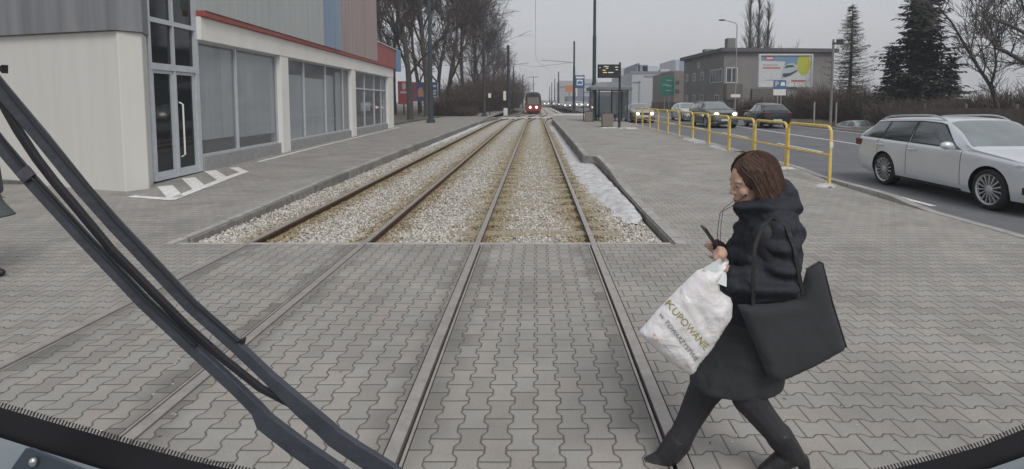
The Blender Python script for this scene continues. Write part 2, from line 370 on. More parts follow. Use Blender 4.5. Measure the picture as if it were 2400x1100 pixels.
def stones(name, N, xr, yf, zr, size):
    phi = (1 + 5 ** .5) / 2
    iv = np.array([(-1, phi, 0), (1, phi, 0), (-1, -phi, 0), (1, -phi, 0), (0, -1, phi), (0, 1, phi), (0, -1, -phi), (0, 1, -phi), (phi, 0, -1), (phi, 0, 1), (-phi, 0, -1), (-phi, 0, 1)]) / 1.9
    it = np.array([(0, 11, 5), (0, 5, 1), (0, 1, 7), (0, 7, 10), (0, 10, 11), (1, 5, 9), (5, 11, 4), (11, 10, 2), (10, 7, 6), (7, 1, 8), (3, 9, 4), (3, 4, 2), (3, 2, 6), (3, 6, 8), (3, 8, 9), (4, 9, 5), (2, 4, 11), (6, 2, 10), (8, 6, 7), (9, 8, 1)])
    x = RNG.uniform(*xr, N); y = yf(RNG.random(N)); keep = np.ones(N, bool)
    for i, g in enumerate(RL):
        s = -1 if i in (0, 3) else 1
        keep &= ~((s * (x - g) > -.045) & (s * (x - g) < .11))
    x, y = x[keep], y[keep]; N = len(x)
    z = RNG.uniform(*zr, N); sc = RNG.uniform(.6, 1.25, (N, 1)) * size * RNG.uniform(.65, 1.2, (N, 3))
    q = RNG.normal(size=(N, 4)); q /= np.linalg.norm(q, axis=1, keepdims=True); a, b, c, d = q.T
    M = np.stack([1 - 2 * (c * c + d * d), 2 * (b * c - a * d), 2 * (b * d + a * c), 2 * (b * c + a * d), 1 - 2 * (b * b + d * d), 2 * (c * d - a * b), 2 * (b * d - a * c), 2 * (c * d + a * b), 1 - 2 * (b * b + c * c)], 1).reshape(N, 3, 3)
    V = iv[None] * RNG.uniform(.72, 1.2, (N, 12, 1)) * sc[:, None, :]
    V = np.einsum('nij,nkj->nki', M, V) + np.stack([x, y, z], 1)[:, None, :]
    T = (it[None] + 12 * np.arange(N)[:, None, None]).reshape(-1)
    me = bpy.data.meshes.new(name); me.vertices.add(12 * N); me.vertices.foreach_set('co', V.reshape(-1).astype(np.float32))
    me.loops.add(len(T)); me.loops.foreach_set('vertex_index', T.astype(np.int32)); nf = len(T) // 3
    me.polygons.add(nf); me.polygons.foreach_set('loop_start', np.arange(0, 3 * nf, 3, dtype=np.int32)); me.polygons.foreach_set('loop_total', np.full(nf, 3, np.int32))
    me.update(calc_edges=True); me.materials.append(BST); o = bpy.data.objects.new(name, me); COL.objects.link(o); return o
o = stones('ballast_gravel', 62000, (-4.58, 1.70), lambda r: Y1 + .1 + 26 * r ** 1.6, (-.10, -.076), .0215)
tag(o, 'loose pale ballast stones lying between and beside the rails', 'ballast', kind='stuff')

sb = MB(); sb.loft([rect_(-1.25, 1.25, -.12, .12, -.16), rect_(-1.25, 1.25, -.11, .11, -.066)], True)
slp = sb.build('sleeper', mat('sleeper_concrete', (.30, .265, .19), .9, var=.25, scale=8, bump=.4), local=True, bevel=.01)
tag(slp, 'concrete sleeper half buried in the ballast of the near track', 'sleeper', 'concrete sleepers of the near track'); slp.location = (0, 7.6, 0)
for k in range(1, 34):
    c_ = slp.copy(); COL.objects.link(c_); c_.location = (0, 7.6 + .64 * k, -.004 - .006 * (k % 3))
# left pavement, its kerb, platform, road
ysL = yr(Y1, 20, 1) + yr(22, 200, 6)
struct(sheet('left_pavement', -24, -4.74, ysL, pave, PAV_L, 2), 'grey paved footway in front of the shop', 'pavement')
def edge(name, xf, wd, ys, zt, zb, m):
    b = MB(); b.loft([[Vector((xf(y) - wd / 2, y, zb)), Vector((xf(y) + wd / 2, y, zb)), Vector((xf(y) + wd / 2, y, zt(y))), Vector((xf(y) - wd / 2, y, zt(y)))] for y in ys], True)
    return b.build(name, m, local=True)
struct(edge('left_kerb', lambda y: -4.685 + curve(y), .11, yr(Y1, 20, 1) + yr(22, 150, 4), lambda y: pave(y) + .012, -.3, KERB), 'kerb along the shop side of the tracks', 'kerb')
struct(edge('left_kerb_face', lambda y: -4.608 + curve(y), .03, yr(Y1 + .3, 20, 1) + yr(22, 150, 4), lambda y: pave(y) - .012, -.3, KERBD), 'dark face of the left kerb', 'kerb')  # track side of the kerb, a strip in the darker kerb tone
yp = yr(Y1, 24, .5) + yr(26, 76, 2)
def platx(y): return (1.80 if y < 15.6 else 1.80 - .36 * sm((y - 15.6) / .3)) + curve(y)
pb = MB(); vs = []
for y in yp:
    for k in range(9):
        x0 = platx(y) + .14; x = x0 + (6.5 + curve(y) * .4 - x0) * k / 8; vs.append((x, y, plat(y)))
pb.add(vs, [(i * 9 + k, i * 9 + k + 1, i * 9 + k + 10, i * 9 + k + 9) for i in range(len(yp) - 1) for k in range(8)])
struct(pb.build('tram_platform_pavement', PAV_D, local=True, smooth=True), 'paved tram platform rising from the crossing', 'platform')
yk = yr(Y1, 15.5, .5) + [15.6, 15.7, 15.8, 15.9, 16] + yr(17, 76, 2)
struct(edge('platform_kerb', lambda y: platx(y) + .07, .14, yk, lambda y: plat(y) + .012, -.3, KERB), 'pale edging slabs of the tram platform', 'kerb')
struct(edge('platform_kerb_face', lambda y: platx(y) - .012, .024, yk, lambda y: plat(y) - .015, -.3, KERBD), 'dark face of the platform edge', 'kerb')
def rx(y): return 6.58 + curve(y) * .4
struct(edge('road_kerb', rx, .16, yr(Y1, 24, .5) + yr(26, 200, 4), lambda y: max(plat(y), road(y) + .1 * sm((y - 8.7) / 1.2)) + .008, -.3, KERB), 'pale kerb between platform and road', 'kerb')
yR = yr(-1.5, 40, 2) + yr(44, 400, 8)
struct(sheet('road', 6.66, 17.2, yR, lambda y: road(y) - .004, ASPHALT, 2), 'grey asphalt street with several lanes', 'road')
struct(edge('far_road_kerb', lambda y: 17.28, .16, yR, lambda y: road(y) + .12, -.3, KERB), 'kerb on the far side of the road', 'kerb')
vb = MB(); xs_v = [17.36 + .5 * k for k in range(28)] + [32, 40, 60, 120]; ys_v = yr(-1.5, 30, 3) + yr(31, 46, .6) + yr(50, 400, 12)
vb.add([(x, y, road(y) + .1 - 1.5 * sm((x - 18.3) / 2) * sm((y - 31.5) / 2.5) * (1 - sm((y - 42.5) / 1.5))) for y in ys_v for x in xs_v], [(i * len(xs_v) + k, i * len(xs_v) + k + 1, (i + 1) * len(xs_v) + k + 1, (i + 1) * len(xs_v) + k) for i in range(len(ys_v) - 1) for k in range(len(xs_v) - 1)])
struct(vb.build('verge', EARTH, local=True, smooth=True), 'dead grass verge beyond the road')
struct(sheet('left_verge', -120, -9.9, yr(36, 160, 6), lambda y: pave(y) + .05, EARTH, 4), 'dead grass strip under the bare trees')
lt = MB(); random.seed(12)
for k in range(420):
    x = random.choice((R(-14, 6.3), R(-14, 6.3), R(.9, 1.6), R(5.4, 6.4), -2.24 + R(-.3, .3), R(-8, -5))); y = R(2, 6.6) if k % 3 else R(7, 15); 
    if -4.7 < x < 2.1 and y > Y1: continue
    z = (plat(y) if x > 1 else pave(y)) + .0015; a = R(0, 6.28); l, w2 = R(.006, .018), R(.003, .009); c, s_ = math.cos(a), math.sin(a)
    if any(abs(x - q) < .1 for q in RL): continue
    lt.add([(x + c * l, y + s_ * l, z), (x - s_ * w2, y + c * w2, z + R(.001, .006)), (x - c * l, y - s_ * l, z + R(0, .003)), (x + s_ * w2, y - c * w2, z + .001)], [(0, 1, 2, 3)], k % 2)
tag(lt.build('litter', [mat('leaf_bits', (.13, .09, .05), .9), mat('pale_grit', (.55, .54, .5), .9)], local=True), 'scattered grit and leaf crumbs on the paving', 'litter', kind='stuff')
mk = MB()
def line(x0, x1, w0, a, b_): 
    for y in yr(a, b_, 2)[:-1]:
        pass
    ys = yr(a, b_, 2); mk.add([(x0 + (x1 - x0) * (y - a) / (b_ - a) + dx, y, road(y) + .002) for y in ys for dx in (-w0 / 2, w0 / 2)], [(2 * i, 2 * i + 1, 2 * i + 3, 2 * i + 2) for i in range(len(ys) - 1)])
line(13.05, 13.05, .16, 14, 120)
for k in range(12): line(10.0, 10.0, .13, 5.5 + 6.5 * k, 9 + 6.5 * k)
line(6.95, 6.95, .12, 9.2, 60); line(17.0, 17.0, .12, 14, 90)
struct(mk.build('road_markings', WHITE, local=True), 'white painted lane lines on the road', 'markings')

# snow left in the corners
def snowpatch(name, poly, zf, th, label, n=26, seed=0):
    poly = [Vector((p[0], p[1])) for p in poly]; xs = [p.x for p in poly]; ys = [p.y for p in poly]
    b = MB(); idx = {}; nx, ny = n, int(n * min(12, max(1, (max(ys) - min(ys)) / (max(xs) - min(xs)))))
    def inside(x, y):
        c = False; j = len(poly) - 1
        for i in range(len(poly)):
            if (poly[i].y > y) != (poly[j].y > y) and x < (poly[j].x - poly[i].x) * (y - poly[i].y) / (poly[j].y - poly[i].y) + poly[i].x: c = not c
            j = i
        return c
    def dist(x, y):
        q = Vector((x, y)); dm = 9
        for i in range(len(poly)):
            a, c = poly[i - 1], poly[i]; ab = c - a; t = max(0, min(1, (q - a).dot(ab) / max(ab.length_squared, 1e-9))); dm = min(dm, (q - a - ab * t).length)
        return dm if inside(x, y) else -dm
    dx = (max(xs) - min(xs)) / nx; dy = (max(ys) - min(ys)) / ny; vs = []; ok = []
    for j in range(ny + 1):
        for i in range(nx + 1):
            x = min(xs) + dx * i; y = min(ys) + dy * j
            nn = mnoise.fractal(Vector((x * 3 + seed, y * 2.2, seed)), .9, 2, 5); h = min(dist(x, y) * 1.3, .16) + .12 * nn
            vs.append((x, y, zf(x, y) + th * max(-3, min(1, h / .14)) + .004 * mnoise.noise(Vector((x * 16, y * 16, seed))))); ok.append(h > -.12)
    fs = []
    for j in range(ny):
        for i in range(nx):
            q = (j * (nx + 1) + i, j * (nx + 1) + i + 1, (j + 1) * (nx + 1) + i + 1, (j + 1) * (nx + 1) + i)
            if sum(ok[k] for k in q) == 4: fs.append(q)
    b.add(vs, fs); o = b.build(name, SNOW, local=True, smooth=True); tag(o, label, 'snow', kind='stuff'); return o
snowpatch('snow', [(1.35, 9.4), (1.5, 8.2), (1.72, 8.6), (1.72, 10), (1.70, 15.2), (1.42, 16.4), (1.36, 24), (1.36, 40), (1.12, 40), (1.1, 26), (1.05, 20), (1.0, 18), (.98, 14), (1.12, 11)], lambda x, y: -.085 + .075 * sm((x - 1.1) / .65) * (1 - .7 * sm((9.5 - y) / 1.5)), .026, 'dirty snow lying between the near track and the platform edge', 40)
snowpatch('snow', [(-4.5, 21), (-4.2, 30), (-4.3, 40), (-4.55, 44), (-4.55, 22)], lambda x, y: -.08, .05, 'thin snow along the left kerb', 14, 3)
snowpatch('snow', [(1.8, 57), (6, 57), (7, 62), (2.2, 63)], lambda x, y: plat(y), .05, 'snow on the far end of the platform', 24, 5)
snowpatch('snow', [(-7, 58), (-4, 56), (3, 58), (3.5, 60), (-4, 60), (-8, 63)], lambda x, y: -.06, .07, 'snow strip across the far track crossing', 40, 9)
for (cx, cy, rx_, ry_) in [(6.12, 11.2, .26, .2), (6.2, 13.1, .2, .14), (6.25, 20.8, .3, 1.6), (6.2, 17.9, .16, .9), (5.2, 29.7, .6, .35), (4.2, 30.2, .5, .3)]:
    snowpatch('snow', [(cx + rx_ * math.cos(a) * R(.6, 1.25), cy + ry_ * math.sin(a) * R(.6, 1.25)) for a in [k * .6 for k in range(10)]], lambda x, y: plat(y), .05, 'small heap of old snow left on the platform', 14, cx)
# ------------------------------------------------------------------ the shop on the left
PLA = None
PLB = mat('white_plaster', (.74, .73, .69), .8, var=.06, scale=2)
ALU = mat('grey_aluminium', (.50, .53, .56), .45, metal=.1, var=.08)
SHOPG = glass('shop_glass', (.36, .365, .375), .72, .04)
DARKG = glass('dark_glass', (.02, .024, .03), .2, .05)
INT = mat('interior_wall', (.33, .35, .37), .9, var=.1)
FLOORD = mat('interior_floor', (.12, .12, .12), .6, var=.2)
REDP = mat('red_fascia', (.32, .085, .075), .55, var=.1, scale=1.5)
BLUP = mat('blue_panel', (.13, .25, .40), .5, var=.12, scale=1.2)
def band(name, cols, horiz=False):
    "printed sign panel with soft vertical bands"
    m, t, b = newmat(name); b.inputs['Roughness'].default_value = .5
    c = t.nodes.new('ShaderNodeTexCoord'); mp = t.nodes.new('ShaderNodeMapping'); mp.inputs['Scale'].default_value = (2.2, 2.2, .12)
    n = t.nodes.new('ShaderNodeTexNoise'); n.inputs['Scale'].default_value = 2.0; n.inputs['Detail'].default_value = 6
    t.links.new(c.outputs['Object'], mp.inputs[0]); t.links.new(mp.outputs[0], n.inputs['Vector'])
    r = t.nodes.new('ShaderNodeValToRGB'); r.color_ramp.elements[0].position = .25; r.color_ramp.elements[1].position = .75
    r.color_ramp.elements[0].color = (*cols[0], 1); r.color_ramp.elements[1].color = (*cols[1], 1)
    for i, q in enumerate(cols[2:]): e = r.color_ramp.elements.new(.4 + .15 * i); e.color = (*q, 1)
    t.links.new(n.outputs['Fac'], r.inputs[0]); t.links.new(r.outputs[0], b.inputs['Base Color']); return m
BLIND = band('pale_blind', [(.66, .67, .68), (.88, .88, .88)])
SG1 = band('sign_grey_green', [(.30, .325, .32), (.44, .46, .45), (.37, .395, .385)])
SG2 = band('sign_blue', [(.15, .22, .33), (.30, .37, .46)])
SG3 = band('sign_brick', [(.27, .21, .20), (.42, .33, .31)])
SG4 = band('sign_dark', [(.13, .14, .16), (.25, .25, .26)])
PLA = band('pale_plaster', [(.56, .55, .515), (.625, .615, .58), (.59, .58, .545)])
def fx(Y): return -8.18 - .0477 * (Y - 12.9)
def FY(u): return 7.565 / ((UX - u) / F - .0477)          # where the facade line meets that column of the photo
fd = Vector((-.0477, 1, 0)).normalized(); fn = Vector((1, .0477, 0)).normalized()   # along and out of the facade
shop = thing('shop', 'pale single storey shop with large windows and red fascia beside the left track', 'shop', (-9, 22, 0))
def fbox(b, y0, y1, z0, z1, o0, o1, mi=0):
    "box on the facade between y0..y1, from o0 to o1 metres out of its plane"
    a = [Vector((fx(y), y, 0)) + fn * o for y, o in ((y0, o0), (y0, o1), (y1, o1), (y1, o0))]
    b.prism([p + Vector((0, 0, z0)) for p in a], (0, 0, z1 - z0), mi)
ZP = .12
# structure: columns, beam, plinth
wb = MB()
Yd0, Yd1 = 11.25, 12.95
Yc = [(17.5, 18.1), (25.3, 25.95), (32.9, 34.3)]
for a, b_ in Yc: fbox(wb, a, b_, ZP, 3.3, -.3, .10)
fbox(wb, 13.0, 34.3, 3.302, 3.86, -.3, .12)
wb.build('wall_frame', PLB, shop, bevel=.012)
pl = MB()
for a, b_ in ((13.05, 17.498), (18.102, 25.298), (25.952, 32.898)): fbox(pl, a, b_, ZP - .1, ZP + .34, -.25, .04)
pl.build('plinth', mat('plinth_concrete', (.3, .3, .3), .85, var=.15, bump=.3), shop, bevel=.01)
rm = MB()
for a, b_ in ((13.0, 34.2),): fbox(rm, a, b_, 5.0, 5.08, -8, -.1)
fbox(rm, 11.3, 34.2, -.05, .15, -7.9, -.32, 2); fbox(rm, 11.3, 34.2, .15, 3.9, -8.1, -7.9, 1); fbox(rm, 34.2, 34.3, .1, 5, -8, -.31, 0); fbox(rm, 11.3, 34.2, 3.5, 3.56, -7.9, -.32, 1)
rm.build('room', [PLA, INT, FLOORD], shop)
# windows
def window(y0, y1, z0, z1, mull, trans=(), blind=()):
    fr = MB(); e = .05
    for a, b_ in ((y0, y0 + e), (y1 - e, y1)): fbox(fr, a, b_, z0, z1, -.12, -.04)
    fbox(fr, y0 + e, y1 - e, z0, z0 + e, -.118, -.042); fbox(fr, y0 + e, y1 - e, z1 - e, z1, -.118, -.042)
    for m_ in mull: fbox(fr, m_ - .035, m_ + .035, z0 + e, z1 - e, -.13, -.03)
    for z in trans: fbox(fr, y0 + e, y1 - e, z - .04, z + .04, -.125, -.035)
    f = fr.build('window', ALU, shop); g = MB(); fbox(g, y0 + .02, y1 - .02, z0 + .02, z1 - .02, -.085, -.075); g.build('pane', SHOPG, f)
    for (a, b_, z2, z3) in [(a_ + (c_ - a_) * j / n_, a_ + (c_ - a_) * (j + 1) / n_ - .012, z2_, z3_) for a_, c_, z2_, z3_ in blind for n_ in (max(1, round((c_ - a_) / .62)),) for j in range(n_)]:
        q = MB(); fbox(q, a, b_, z2, z3, -.145, -.125); q.build('blind', [BLIND], f)
z0, z1 = ZP + .342, 3.3
window(13.05, 17.498, z0, z1, [14.9], blind=[(13.12, 14.85, .85, 3.2), (14.95, 17.43, .8, 3.2)])
window(18.102, 25.298, z0, z1, [19.8, 22.1, 24.4], blind=[(18.2, 19.75, .5, 2.75), (19.85, 22.05, .5, 2.7), (22.15, 23.3, .5, 2.9), (23.6, 24.3, .5, 3.1)])
window(25.952, 32.898, z0, z1, [28.0, 30.0, 31.6], trans=[2.45], blind=[(27.6, 29.4, 1.3, 1.75)])
# door
dr = MB(); H1 = 2.5
for a, b_ in ((Yd0 - .02, Yd0 + .08), (Yd1 - .06, Yd1 + .08), (12.06, 12.12)): fbox(dr, a, b_, ZP, 4.6, -.1, .02)
fbox(dr, Yd0, Yd1, H1, H1 + .14, -.1, .025); fbox(dr, Yd0, Yd1, 3.5, 3.6, -.1, .024)
fbox(dr, Yd0, Yd1, ZP, ZP + .04, -.12, .05)
dfr = dr.build('door_frame', ALU, shop)
g = MB(); fbox(g, Yd0 + .05, Yd1 - .03, H1 + .1, 4.6, -.05, -.04); g.build('pane', DARKG, dfr)
for a, b_ in ((Yd0 + .09, 12.055), (12.125, Yd1 - .065)):
    l = MB(); 
    fbox(l, a, a + .07, ZP + .045, H1 - .005, -.08, -.015); fbox(l, b_ - .07, b_, ZP + .045, H1 - .005, -.08, -.015)
    fbox(l, a + .07, b_ - .07, ZP + .045, ZP + .17, -.079, -.016); fbox(l, a + .07, b_ - .07, H1 - .075, H1 - .005, -.079, -.016)
    leaf = l.build('door', ALU, shop); g = MB(); fbox(g, a + .05, b_ - .05, ZP + .15, H1 - .05, -.055, -.045); g.build('pane', DARKG, leaf)
    h = MB(); yy = a + .1 if a > 12 else b_ - .1
    if a > 12:
        pts = [Vector((fx(yy), yy, z)) + fn * o for z, o in ((.55, .0), (.6, .08), (1.75, .08), (1.8, .0))]
        h.tube(pts, .018, 8); h.build('handle', PLB, leaf)
# fascia and sign panels, tall part behind
fb = MB(); fbox(fb, 29.8, 34.5, 3.862, 5.08, -.3, .24); fbox(fb, 13.0, 29.8, 3.862, 4.0, -.29, .22)
fb.build('fascia', REDP, shop, bevel=.015)
fe = MB(); fbox(fe, 34.5, 35.3, 3.75, 5.12, -.5, .42); fe.build('end_panel', BLUP, shop, bevel=.02)
fl = MB(); fbox(fl, 29.8, 34.5, 5.082, 5.14, -.35, .3); fl.build('flashing', ALU, shop)
for (y0, y1, zt, m, o) in ((13.0, 17.8, 9, SG1, .25), (17.8, 21.2, 9, SG1, .26), (21.2, 23.3, 9, SG2, .27), (23.3, 29.75, 9, SG3, .24)):
    b = MB(); fbox(b, y0, y1 - .01, 4.002, zt, -.3, o); b.build('sign_panel', m, shop)
ub = MB(); fbox(ub, 11.0, 29.7, 4.62, 9.2, -8, -.31); ub.build('upper_wall', PLA, shop)
# pylon wall with its bright return
py = MB(); a = Vector((-8.03, 10.35, 0)); b_ = Vector((-7.80, 10.68, 0)); c_ = Vector((-8.1, 11.22, 0)); d_ = Vector((-17.5, 13.2, 0)); e_ = Vector((-17.5, 11.9, 0)) + Vector((0, .3, 0))
e_ = a + (Vector((-11.4, 11.35, 0)) - a) * 2.8; d_ = e_ + Vector((.2, 2, 0))
def wallpoly(b, pts, z0, z1, mi=0): b.prism([p + Vector((0, 0, z0)) for p in pts], (0, 0, z1 - z0), mi)
wallpoly(py, [a, b_, c_, d_, e_], -.1, 3.18); py.build('pylon_wall', PLA, shop, bevel=.02)
wallb = MB(); q = (e_ - a).normalized(); nq = Vector((q.y, -q.x, 0)); nq = nq if nq.y < 0 else -nq
wallpoly(wallb, [a + nq * .10 + q * -.0, b_ + Vector((.06, -.05, 0)), c_ + Vector((.05, 0, 0)), d_, e_ + nq * .10], 3.182, 7.5); wallb.build('sign_panel', SG4, shop)
ft = MB(); wallpoly(ft, [a + nq * .02, a + nq * .06, e_ + nq * .06, e_ + nq * .02], -.02, .05); ft.build('base_strip', WHITE, shop)
# white painted edge of the entrance ramp, with its teeth
rp = MB()
def G(u, v): # point on the footway under a pixel of the photo
    Y = 5.
    for _ in range(30):
        p = P(u, v, Y); z = pave(Y); Y *= (CH - z) / max(.05, CH - p.z)
    return P(u, v, Y)
def stripe(pts, wd):
    pts = [a.lerp(c, k / n) for a, c in zip(pts, pts[1:]) for n in (max(1, int((c - a).length / .22)),) for k in range(n)] + [pts[-1]]
    for p, q_ in zip(pts, pts[1:]):
        t = (q_ - p); t.z = 0; t.normalize(); n_ = Vector((-t.y, t.x, 0)) * wd / 2; e = t * wd * .35
        rp.add([Vector((x.x, x.y, pave(x.y) + .006 + .0004 * (len(rp.f) % 9))) for x in (p - n_ - e, q_ - n_ + e, q_ + n_ + e, p + n_ - e)], [(0, 1, 2, 3)])
stripe([G(312, 461), G(402, 468)], .16); stripe([G(402, 468), G(572, 404)], .19); stripe([G(572, 404), G(548, 394)], .2)
for (u, v, u2, v2) in ((410, 462, 388, 438), (467, 441, 443, 419), (522, 420, 494, 402)): stripe([G(u, v), G(u2, v2)], .26)
for y in range(15, 34, 1): stripe([Vector((fx(y) + .45, y, 0)), Vector((fx(y + 1) + .45, y + 1, 0))], .13)
struct(rp.build('entrance_markings', WHITE, local=True), 'white painted zigzag edge of the shop entrance', 'markings')

# ------------------------------------------------------------------ catenary poles, wires
def pole(px, py, h, r, label, z0, m, foot=False, arm=None):
    t = thing('catenary_pole', label, 'pole', (px, py, z0), 'catenary poles along the tracks')
    b = MB(); b.tube([(px, py, z0), (px, py, z0 + 3.0), (px, py, z0 + 3.02), (px, py, z0 + 6.5), (px, py, z0 + 6.52), (px, py, z0 + h)], [r, r, r * .82, r * .8, r * .66, r * .6], 10)
    b.build('shaft', m, t, smooth=True)
    f = MB(); f.tube([(px, py, z0 - .05), (px, py, z0 + .25), (px, py, z0 + .32)], [r * 1.7, r * 1.6, r * 1.05], 10); f.build('base', m, t, smooth=True)
    if arm: q = MB(); q.tube([(px, py, z0 + arm[1]), (px + arm[0], py, z0 + arm[1] + .35)], .028, 6); q.build('bracket', m, t)
    return t
XL = lambda u, D: (u - UX) / F * D
pole(XL(1011, 41.5), 41.3, 12, .2, 'thick dark green pole on the footway just past the shop end', pave(41), POLEG)
pole(XL(1135, 59), 59, 9.9, .21, 'dark pole with a wide foot on the left, second beyond the shop', .05, POLED)
pole(XL(1192, 78), 78, 9.9, .29, 'black tapering pole standing in front of the brown thicket left of the red tram', 0, POLED, arm=(3, 7))
pole(XL(1204, 96), 96, 8, .14, 'slim dark pole just behind the black tapering pole left of the tram', 0, POLED)
pole(XL(1225, 140), 140, 8.6, .16, 'thin distant pole next to the left side of the red tram', 0, POLED)
pole(XL(1392, 41.5), 41.5, 13, .18, 'tall dark green pole rising beside the tram shelter', plat(41), POLEG)
pole(XL(1345, 74), 74, 9.9, .2, 'dark pole beside the blue stop sign', .1, POLED, arm=(-4.5, 7))
pole(XL(1309, 150), 150, 9.9, .26, 'largest of the four far poles right of the tram', .1, POLEG)
pole(XL(1300, 195), 195, 9.9, .26, 'second of the four far poles right of the tram, counting from the largest', .1, POLEG)
pole(XL(1293, 235), 235, 9.9, .28, 'third of the four far poles right of the tram, counting from the largest', .1, POLEG)
pole(XL(1288, 300), 300, 9.9, .3, 'smallest of the four far poles, nearest to the tram on its right', .1, POLEG)
def wire(name, pts, label, r=.009):
    b = MB(); b.tube(pts, r, 4); tag(b.build(name, POLED), label, 'wire', 'overhead wires of the tramway')
wire('contact_wire', [(curve(y), y, 5.6) for y in yr(16, 140, 4)], 'overhead contact wire running above the near track')
wire('contact_wire', [(-2.95 + curve(y), y, 5.6) for y in yr(20, 140, 4)], 'overhead contact wire running above the left track')
wire('span_wire', [Vector((XL(1204, 78) - .4, 78, 7.3)), Vector((0, 77, 6.7)), Vector((5.2, 75, 7.2))], 'cross span wire between the poles near the red tram', .02)
0 and wire('span_wire', [Vector((XL(1135, 59), 59, 8)), Vector((0, 52, 6.4)), Vector((XL(1392, 41.5), 41.5, 7.5))], 'cross span wire from the green shelter pole to the footed pole', .012)

# ------------------------------------------------------------------ platform furniture
for k, nm in enumerate(['first', 'second', 'third', 'fourth', 'fifth', 'sixth', 'seventh', 'eighth', 'ninth', 'tenth', 'eleventh', 'twelfth', 'thirteenth'][:11]):
    y0 = 11.45 + 2.03 * k; y1 = y0 + 1.93; x = 6.36; z0 = lambda y: plat(y) - .03
    t = thing('railing_panel', 'yellow tubular railing panel, %s one counting from the silver estate car' % nm if k else 'yellow tubular railing panel nearest to the silver estate car', 'railing', (x, y0, plat(y0)), 'yellow railing panels along the road')
    top = max(plat(y0), .18) + 1.1; r = .16; b = MB(); rr = .034
    pts = [(x, y0, z0(y0)), (x, y0, top - r)] + [(x, y0 + r - r * math.cos(a), top - r + r * math.sin(a)) for a in (.4, .8, 1.2, 1.57)] + [(x, y1 - r + r * math.sin(a), top - r + r * math.cos(a)) for a in (0, .4, .8, 1.2, 1.57)] + [(x, y1, z0(y1))]
    b.tube(pts, rr, 8); b.build('frame', YEL, t, smooth=True)
    c = MB(); c.tube([(x, y0, top - .62), (x, y1, top - .62)], .026, 8); c.build('crossbar', YEL, t, smooth=True)
    if k == 0:
        s_ = MB(); s_.bb(x - .036, x + .036, y0 - .037, y0 - .030, top - .45, top - .33); s_.build('sticker', WHITE, t)
SLATE = mat('shelter_roof', (.16, .17, .185), .6, var=.15, scale=4)
SGL = glass('shelter_glass', (.44, .49, .54), .38, .06)
Ys = 39.5; zs = plat(Ys); sx0, sx1 = 4.15, 7.0
t = thing('tram_shelter', 'grey glass tram shelter with a low hipped roof on the platform', 'shelter', (5.5, Ys, zs))
b = MB(); cx, cy = (sx0 + sx1) / 2, Ys + 1.2
def rect(x0, x1, y0, y1, z): return [Vector((x0, y0, z)), Vector((x1, y0, z)), Vector((x1, y1, z)), Vector((x0, y1, z))]
b.loft([rect(sx0 - .1, sx1 + .1, Ys - .3, Ys + 3.2, zs + 2.32), rect(sx0 - .1, sx1 + .1, Ys - .3, Ys + 3.2, zs + 2.54), rect(cx - .75, cx + .75, cy - .3, cy + .6, zs + 2.95)], True)
b.build('roof', SLATE, t, bevel=.02)
for (x, y) in ((sx0 + .15, Ys), (sx1 - .2, Ys), (sx0 + .15, Ys + 2.6), (sx1 - .2, Ys + 2.6), (5.0, Ys + 2.6), (6.0, Ys + 2.6)):
    b = MB(); b.bb(x - .05, x + .05, y - .05, y + .05, zs - .02, zs + 2.32); b.build('post', POLEG, t)
for (x0, x1, y0, y1) in ((sx0 + .21, 4.94, Ys + 2.59, Ys + 2.61), (5.06, 5.94, Ys + 2.59, Ys + 2.61), (6.06, sx1 - .26, Ys + 2.59, Ys + 2.61), (sx1 - .21, sx1 - .19, Ys + .06, Ys + 2.54), (sx0 + .14, sx0 + .16, Ys + .06, Ys + 2.54)):
    b = MB(); b.bb(x0, x1, y0, y1, zs + .2, zs + 2.25); b.build('glass_panel', SGL, t)
b = MB(); b.bb(4.6, 6.5, Ys + 2.1, Ys + 2.45, zs + .42, zs + .47); b.bb(4.8, 4.86, Ys + 2.2, Ys + 2.4, zs, zs + .42); b.bb(6.2, 6.26, Ys + 2.2, Ys + 2.4, zs, zs + .42); b.build('bench', POLED, t)
b = MB(); b.bb(cx - 1.15, cx - .35, Ys - .2, Ys - .16, zs + 2.5, zs + 2.86); b.build('sign_plate', STEEL, t)
# departure board
Yb = 31.0; xb = XL(1451, 31.1); zb = plat(Yb)
t = thing('departure_board', 'black electronic departure board on a dark post before the shelter', 'display', (xb, Yb, zb))
b = MB(); b.tube([(xb, Yb, zb), (xb, Yb, zb + 3.75)], [.075, .06], 8); b.build('post', POLED, t, smooth=True)
b = MB(); b.bb(xb - 1.28, xb + .04, Yb - .14, Yb - .06 + .2, zb + 2.86, zb + 3.63); cas = b.build('casing', BLACK, t, bevel=.02)
LEDY = emit('led_text', (.75, .62, .25), .55); LEDW = emit('led_pale', (.6, .62, .62), .5)
for (x, z, wd, m) in ((-1.2, 3.42, .09, LEDW), (-.95, 3.48, .28, LEDW), (-.82, 3.38, .17, LEDY), (-1.02, 3.27, .2, LEDY), (-.98, 3.14, .22, LEDY), (-.7, 3.14, .32, LEDW), (-.3, 3.45, .2, LEDW), (-.27, 3.3, .15, LEDW)):
    b = MB()
    for k in range(int(wd / .035)): b.bb(xb + x + k * .035, xb + x + k * .035 + .024, Yb - .146, Yb - .139, zb + z, zb + z + (.05 if k % 3 else .038))
    b.build('led_line', m, cas)
